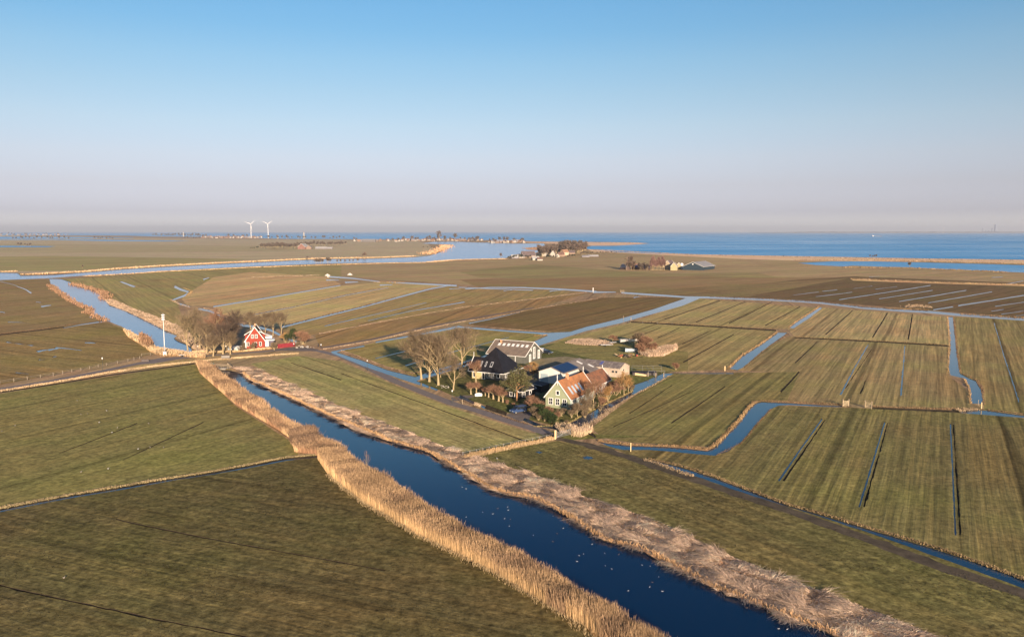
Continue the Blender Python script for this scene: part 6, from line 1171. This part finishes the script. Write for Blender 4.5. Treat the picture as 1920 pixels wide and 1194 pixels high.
# river bank bushes
far_row('b', 590, 605, 495.2, 494.6, 5, .5, .7, 'dark bush on the near river bank', 'dark bushes on the near river bank'); far_row('b', 612, 620, 494, 494, 3, .5, .75, 'bush clump right of the dark bushes on the river bank', 'second bush clump on the river bank')
far_row('b', 628, 674, 494, 491.5, 6, .3, .5, 'small isolated bush along the near river bank', 'isolated bushes along the near river bank'); far_row('a', 680, 686, 484, 483.7, 2, .6, .75, 'rounded bush on the far river bank', 'rounded bushes on the far river bank'); far_tree('b', (576, 487), .5, 'single bush on the far river bank at the bend', None)
far_row('b', 790, 828, 466, 465.5, 5, .35, .5, 'low shrub on the reed point of the river mouth', 'shrubs on the reed point'); far_tree('a', (155, 503), .35, 'tiny bush on the left far river bank', None); far_row('b', 1704, 1708, 502, 502, 1, .6, .6, 'lone bush beside the lagoon on the right', None)
far_row('b', 1630, 1646, 483, 483.2, 4, .3, .45, 'low bush on the lake dike to the right', 'bushes on the right lake dike')
# villages: individual houses and trees
def village(x0, x1, y0, y1, n, label, group, s=1.0, tree_n=0, tl='bare tree among the village houses', tg=None, ts=(1.0, 1.5), tk='ab', walls=(PW_, GW), roofs=(RT, OT, GRF)):
    protos = []
    for i in range(n):
        px = x0 + (x1 - x0) * (i + rnd.random()) / n; py = rnd.uniform(y0, y1)
        if len(protos) < 6:
            h_ = simple_house(at(px, py), 0, 15 * s, 9 * s, 5 * s, 10 * s, walls[i % len(walls)], roofs[i % len(roofs)], '', group=group); protos.append((h_, ('pale' if i % len(walls) == 0 else 'brick'), ('red', 'orange', 'grey')[i % len(roofs)])); c, w_, r_ = protos[-1]
        else: src, w_, r_ = protos[rnd.randint(0, 5)]; c = copy_tree(src)
        x, y = at(px, py); c.location = (x, y, 0); c.rotation_euler = (0, 0, rnd.uniform(0, 3.1)); c.scale = (rnd.uniform(.8, 1.3), 1, rnd.uniform(.85, 1.25)); c['label'] = label % (w_, r_); c['group'] = group + ' (%s, %s roof)' % (w_, r_)
    for i in range(tree_n): far_tree(rnd.choice(tk), (x0 + (x1 - x0) * rnd.random(), rnd.uniform(y0 - .3, y1)), rnd.uniform(*ts), tl, tg)
village(378, 492, 444.6, 446.8, 60, '%s walled %s roofed house of the village under the wind turbines', 'houses of the turbine village', 1.15, 10, 'bare tree among the houses under the wind turbines', 'trees of the turbine village', (1.4, 2.0))
village(752, 905, 450.5, 452.6, 46, '%s house with %s roof in the village across the bay', 'houses of the bay village', 1.0, 24, 'bare tree among the houses across the bay', 'trees of the bay village', (1.2, 2.0))
village(918, 985, 453.8, 455.8, 26, '%s house with %s roof in the village at the spit', 'houses of the spit village', 1.0, 12, 'bare tree among the houses at the spit', 'trees of the spit village', (1.0, 1.9))
village(660, 750, 451.5, 453.5, 12, '%s %s-roofed house scattered left of the bay village', 'scattered houses left of the bay village', 1.0, 8, 'tree between the scattered houses left of the bay village', 'trees left of the bay village', (.8, 1.4))
far_tree('a', (823, 451.5), 3.4, 'very tall bare tree standing over the bay village', None); far_tree('b', (853, 451.5), 2.6, 'second tall tree over the bay village', None)
village(-10, 128, 440.2, 441.2, 24, '%s %s-roofed house in the hazy village on the far left shore', 'houses on the far left shore', 1.4, 14, 'hazy tree on the far left shore', 'trees on the far left shore', (1.6, 2.4))
far_row('b', 20, 130, 448.5, 449, 16, 1.0, 1.7, 'dark tree along the far left waterside', 'trees along the far left waterside', 5, .3); far_row('b', 175, 215, 449, 449, 8, .9, 1.4, 'tree by the second strip of water on the left', 'trees by the second strip of water', 3, .2)
far_row('b', 285, 378, 442.6, 444.2, 26, 1.5, 2.4, 'hazy tree left of the turbine village', 'hazy trees left of the turbine village', 2, .3); far_row('b', 340, 378, 449, 449, 5, .8, 1.3, 'dark tree in the field before the turbine village', 'dark trees before the turbine village', 4, .3)
far_row('b', 500, 645, 448, 448.6, 22, 1.0, 1.9, 'tree on the low shore right of the turbines', 'trees on the low shore right of the turbines', 4, .2); far_row('b', 35, 60, 462, 462, 6, .5, .9, 'dark tree by the left pool', 'dark trees by the left pool', 3, .3)
# wind turbines
def turbine(px, hub, label, rot, yaw, group='white wind turbines', s=1.0):
    x, y = at(*px); t = empty('wind_turbine', (x, y, 0), yaw, label, 'wind turbine', group); Wm = mat('turbine_white', (.60, .59, .58), .5, .03, .1)
    MB().tube([(0, 0, 0), (0, 0, hub * .5), (0, 0, hub)], [3.2 * s, 2.6 * s, 1.8 * s], 14).build('tower', Wm, t); MB().box(-2.2 * s, 2.2 * s, -4.5 * s, 6 * s, hub - 2 * s, hub + 2.4 * s).build('nacelle', Wm, t, bevel=.6)
    MB().tube([(0, -4.5 * s, hub), (0, -7.5 * s, hub)], [2.2 * s, 1.0 * s], 12).build('rotor_hub', Wm, t); RL_ = 46 * s
    for k in range(3):
        a = rot + k * 2 * math.pi / 3; d = Vector((math.sin(a), 0, math.cos(a))); s_ = Vector((math.cos(a), 0, -math.sin(a))); c0 = Vector((0, -6 * s, hub)); mb = MB(); vs = []
        for u, w_, th in ((.02, 1.3, 1.2), (.18, 2.9, .9), (.5, 1.9, .5), (.85, 1.1, .3), (1, .35, .12)):
            p = c0 + d * (RL_ * u); w_ *= s; th *= s; vs += [p - s_ * w_ * .4 - Vector((0, th / 2, 0)), p + s_ * w_ - Vector((0, 0, 0)), p - s_ * w_ * .4 + Vector((0, th / 2, 0))]
        fs = [(i * 3 + j, i * 3 + (j + 1) % 3, i * 3 + 3 + (j + 1) % 3, i * 3 + 3 + j) for i in range(4) for j in range(3)] + [(0, 1, 2), (14, 13, 12)]; mb.add(vs, fs).build('rotor_blade', Wm, t)
turbine((471, 446), 104, 'left wind turbine, with one blade pointing up right', R(50), R(8)); turbine((503, 446.4), 102, 'right wind turbine, with two blades raised in a wide V', R(-62), R(-5))
turbine((1390, 438.2), 90, 'faint hazy turbine on the horizon right of centre', R(20), 0, None, .8); turbine((1768, 438.2), 110, 'faint hazy turbine on the horizon left of the skyline towers', R(70), 0, None, .9)
# church spires / tower by the village
for q, h_, lb in (((344, 443.6), 52, 'slim white tower on the horizon left of the turbines'), ((521, 447), 26, 'stubby mill-like tower right of the turbines'), ((570, 447.6), 52, 'thin pale tower on the shore between turbines and hall')):
    o = empty('shore_tower', (*at(*q), 0), 0, lb, 'tower'); MB().tube([(0, 0, 0), (0, 0, h_ * .8)], [5, 4], 8).build('shaft', PW_, o); MB().tube([(0, 0, h_ * .8), (0, 0, h_)], [5.4, .3], 8).build('spire', GRF, o)
# hay or sheep shelters: white tents in the polder
for q, lb in (((614, 517), 'small white mound of plastic at the start of the far ditch'), ((656, 515.5), 'white mound of plastic right of the first one in the polder')):
    x, y = at(*q); o = MB().tube([(0, 0, 0), (0, 0, .9), (0, 0, 2.2)], [3.4, 2.4, .3], 9).build('silage_heap', mat('white_foil', (.68, .62, .54), .8, .1, 1)); o.location = (x, y, 0); tag(o, lb, 'heap')
# barge on the lake
x, y = at(1644, 443.5); br = empty('cargo_barge', (x, y, WZ), R(2), 'long dark cargo barge out on the lake', 'barge')
MB().add([(-48, -6, 0), (48, -6, 0), (53, 0, 0), (48, 6, 0), (-48, 6, 0), (-48, -6, 3.2), (48, -6, 3.6), (56, 0, 4.4), (48, 6, 3.6), (-48, 6, 3.2)], [(4, 3, 2, 1, 0), (5, 6, 7, 8, 9), (0, 1, 6, 5), (1, 2, 7, 6), (2, 3, 8, 7), (3, 4, 9, 8), (4, 0, 5, 9)]).build('hull', mat('dark_hull', (.05, .06, .09), .7, .1, .2), br)
MB().box(-44, -32, -5, 5, 3.2, 10).build('wheelhouse', WHITE, br); MB().box(-28, 42, -4.5, 4.5, 3.3, 5).build('hatch', mat('hatch_grey', (.30, .32, .36), .7, .1, .2), br)
# far shore across the lake and the skyline
V = []; Fc = []; xs = np.linspace(at(1080, 438)[0] * 5.6, 21000, 260); y0 = 25200
for i, xx in enumerate(xs):
    h_ = (16 + 9 * math.sin(i * .9) + 7 * math.sin(i * 2.3 + 1)) * min(1, (i + 1) / 30); V += [(xx, y0, -1), (xx, y0 + 10, max(3, h_) + 6), (xx, y0 + 500, max(3, h_) + 14), (xx, y0 + 3500, -1)]
for i in range(len(xs) - 1): Fc += [(4 * i + j, 4 * i + 4 + j, 4 * i + 5 + j, 4 * i + 1 + j) for j in range(3)]
me = bpy.data.meshes.new('far_shore'); me.from_pydata(V, [], Fc); me.materials.append(mat('far_shore_woods', (.10, .085, .075), .95, .35, .004)); o = bpy.data.objects.new('far_shore', me); COL.objects.link(o); tag(o, kind='structure')
sx_ = lambda px: (px - 960) / F * 26000
for px_, w_, h_, lb in ((1861, 62, 262, 'tallest tower of the hazy skyline across the lake'), (1855, 40, 150, 'lower tower left of the tallest one on the skyline'), (1843, 34, 70, 'broad low block of the hazy skyline'), (1837, 34, 140, 'left tower of the hazy skyline'), (1849, 60, 60, 'low wide building in the middle of the hazy skyline')):
    o = empty('skyscraper', (sx_(px_), 26000, 0), .3, lb, 'skyscraper'); SG = mat('tower_facade', (.20, .24, .32), .6, .1, .02)
    MB().box(-w_ / 2, w_ / 2, -w_ / 2, w_ / 2, 0, h_).build('shaft', SG, o, bevel=2); MB().box(-w_ * .32, w_ * .32, -w_ * .32, w_ * .32, h_, h_ + 14).build('crown', SG, o)

# ---------------------------------------------------------------- haze
nb = NB('haze_air'); nb.t.nodes.remove(nb.b); pv = nb.n('VolumePrincipled'); pv.inputs['Color'].default_value = (.86, .91, 1.0, 1); pv.inputs['Density'].default_value = 4.6e-5; pv.inputs['Anisotropy'].default_value = .2
nb.t.links.new(pv.outputs[0], nb.t.nodes['Material Output'].inputs['Volume'])
o = MB().box(-61000, 61000, -450, GROUND_R + 500, -2, 300).build('haze', nb.m); tag(o, kind='stuff')
